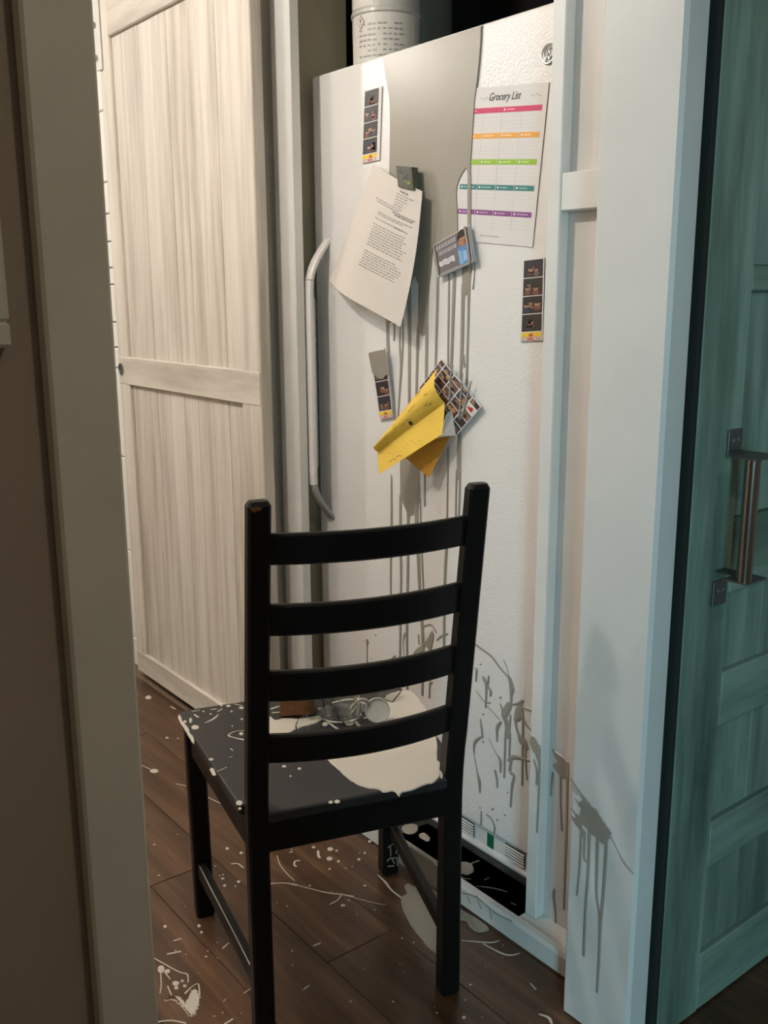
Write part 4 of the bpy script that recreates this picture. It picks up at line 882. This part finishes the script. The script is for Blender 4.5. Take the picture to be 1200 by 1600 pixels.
for pts, ws in (([(272, 1470), (283, 1467)], 3), ([(262, 1491), (282, 1487)], 3), ([(348, 1482), (357, 1474)], 2.5), ([(349, 1565), (353, 1561)], 1.5), ([(381, 1552), (392, 1545)], 1.8), ([(267, 1104), (274, 1108)], 2.5), ([(222, 1196), (236, 1203)], 1.2), ([(275, 1225), (290, 1228)], 1.3), ([(323, 1245), (345, 1256)], 1.5),
    ([(423, 1381), (445, 1380), (463, 1383)], [3.5, 2.5, 4.5]), ([(463, 1383), (490, 1390), (510, 1395), (535, 1398), (551, 1401)], [2, 1.8, 2.5, 2.5, 4.5]), ([(534, 1398), (527, 1407), (516, 1413)], 2.2), ([(551, 1402), (580, 1410), (602, 1414)], 1.3), ([(433, 1337), (438, 1352), (450, 1367), (460, 1376)], 1.4), ([(590, 1367), (602, 1378), (612, 1391), (629, 1404)], [1.5, 4, 3, 3]),
    ([(497, 1330), (498, 1338), (500, 1340)], 4), ([(468, 1345), (461, 1346), (460, 1352), (463, 1354)], 3), ([(453, 1332), (457, 1331)], 2.5), ([(362, 1350), (372, 1350), (380, 1356)], 2.4), ([(722, 1470), (765, 1473), (780, 1470)], [1.5, 3, 1.5]), ([(755, 1475), (790, 1492), (812, 1490)], [2.5, 4, 1.5]), ([(829, 1537), (837, 1546)], 2.5), ([(843, 1585), (857, 1590), (862, 1599)], [3.5, 6, 4]), ([(490, 1478), (500, 1474)], 3), ([(475, 1546), (483, 1540)], 2)): px_stroke(bm, PF, pts, ws, .001)
for d_ in ((232, 1090, 5, 3), (261, 1153, 3, 1.4), (278, 1154, 2, 1), (241, 1205, 7, 3), (258, 1448, 3, 2.6), (311, 1447, 3, 2.4), (315, 1457, 2.5, 2.2), (322, 1495, 2.3, 1.4), (516, 1327, 5, 3), (526, 1329.5, 2.5, 1.5), (515, 1342, 5, 3), (529, 1346, 2.5, 1.8), (515, 1358, 2, 1.5), (561, 1343, 2.5, 2), (578, 1315, 3, 2), (570, 1333, 2, 1.4), (490, 1324, 3, 2), (536, 1415, 4, 2), (570, 1384, 3, 1.3), (355, 1326, 3, 2), (377, 1333, 3, 2), (351, 1384, 2.5, 2), (373, 1378, 3, 2), (348, 1373, 3, 1.5), (241, 1320, 2, 1.2), (725, 1590, 3, 2.4), (735, 1539, 2, 1.5), (484, 1384, 2, 1.2), (335, 1588, 1.5, 1)): px_dot(bm, PF, *d_, .0012)
for _ in range(70):
    x_, y_ = random.uniform(235, 860), random.uniform(1300, 1595)
    if onZ(x_, y_).y < 1.29: r_ = random.uniform(.5, 1.3); px_dot(bm, PF, x_, y_, r_*1.3, r_, .0008)
tag(link('paint_spatter', bm, M['paintwhite'], None, True), 'white paint drops and threads spattered over the dark floorboards', 'paint spatter', None, 'stuff')
PB = planeZ(.0)
bm = bmesh.new()
px_blob(bm, PB, [(628, 1292), (640, 1288), (652, 1290), (651, 1300), (640, 1304), (630, 1300)], .0018); px_blob(bm, PB, [(655, 1304), (664, 1302), (672, 1310), (668, 1315), (657, 1310)], .0016)
px_blob(bm, PB, [(716, 1349), (728, 1347), (738, 1352), (740, 1362), (730, 1368), (716, 1362)], .0016)
for pts, ws in (([(735, 1350), (748, 1345)], 2), ([(745, 1385), (770, 1388), (793, 1394)], [1.5, 2.5, 1.5]), ([(798, 1411), (806, 1414)], 2), ([(757, 1375), (764, 1372)], 1.5), ([(716, 1365), (724, 1372), (736, 1374)], 1.5)): px_stroke(bm, PB, pts, ws, .001)
tag(link('paint_spatter', bm, M['paint'], None, True), 'paint blots on the black alcove floor under the refrigerator', 'paint spatter', None, 'stuff')
# paint flowing over the alcove baseboard
bm = bmesh.new(); PBt = planeT(1.310)
px_blob(bm, PBt, [(622, 1312), (640, 1322), (660, 1335), (682, 1350), (700, 1362), (705, 1385), (700, 1402), (680, 1392), (655, 1376), (630, 1358), (620, 1340)], .0016)
fb_, gb_ = planeZ(.052); c0, c1 = onT(622, 1312, 1.310).x, onT(704, 1362, 1.310).x
blob(bm, [(c0, 1.317), (c1, 1.317), (c1-.02, 1.33), (c0+.01, 1.33)], fb_, .0014, 3)
for pts, ws in (([(722, 1395), (745, 1402), (772, 1425), (800, 1440)], 1.3), ([(745, 1400), (752, 1420)], 1.5), ([(765, 1418), (768, 1436)], 1.4), ([(730, 1400), (736, 1412)], 1.2)): px_stroke(bm, PBt, pts, ws)
tag(link('paint_run', bm, M['paint'], None, True), 'grey paint running over the white alcove baseboard', 'paint spill', None, 'stuff')
# paint smears on the front leg of the chair
q = ch(.2215, .434-.0197, .05)
bm = bmesh.new(); lf2 = lambda u, v, h: ch(.2215+u, .434-.0197-h, v)
for pts, ws in (([(-.012, .075), (.008, .082), (.009, .055)], .003), ([(-.006, .076), (-.005, .052)], .003), ([(-.014, .040), (-.004, .046), (.004, .030)], .0035), ([(.0, .045), (.010, .042), (.012, .022)], .003), ([(-.012, .026), (.002, .024)], .004)): stroke(bm, pts, ws, lf2, .0008)
tag(link('paint_smears', bm, M['paint'], None, True), 'pale paint smears near the foot of the front chair leg', 'paint drips', None, 'stuff')

bm = bmesh.new()  # pale stroke painted as the highlight along the stretcher's top edge
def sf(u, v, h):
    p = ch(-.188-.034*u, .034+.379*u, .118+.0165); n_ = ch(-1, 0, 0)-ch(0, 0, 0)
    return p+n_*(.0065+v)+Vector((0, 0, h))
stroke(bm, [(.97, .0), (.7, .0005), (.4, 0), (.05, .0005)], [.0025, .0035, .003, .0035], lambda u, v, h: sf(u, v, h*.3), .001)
tag(link('highlight_streak', bm, M['paint'], None, True), 'thin painted highlight along the top of the chair side stretcher', 'paint drips', None, 'stuff')

# ================================================================== PICTURE FRAME on the near wall
fr_t = onS(18, 540, -.875).y; fz0 = onS(16, 543, -.875).z; fz1 = fz0+.30; fw_ = .022; f0t = fr_t-.24
PFm = thing('framed_picture', 'pale picture frame hanging on the dim wall beside the doorway casing', 'picture frame', (-.889, fr_t-.12, fz0))
for nm, lo_, hi_ in (('frame_bar', (f0t, fz0), (fr_t, fz0+fw_)), ('frame_bar', (f0t, fz1-fw_), (fr_t, fz1)), ('frame_bar', (f0t, fz0+fw_), (f0t+fw_, fz1-fw_)), ('frame_bar', (fr_t-fw_, fz0+fw_), (fr_t, fz1-fw_))):
    box(nm, (-.8895, lo_[0], lo_[1]), (-.872, hi_[0], hi_[1]), 'casing', PFm, .003)
box('picture', (-.8895, f0t+fw_, fz0+fw_), (-.884, fr_t-fw_, fz1-fw_), 'roomwall', PFm, .0005)
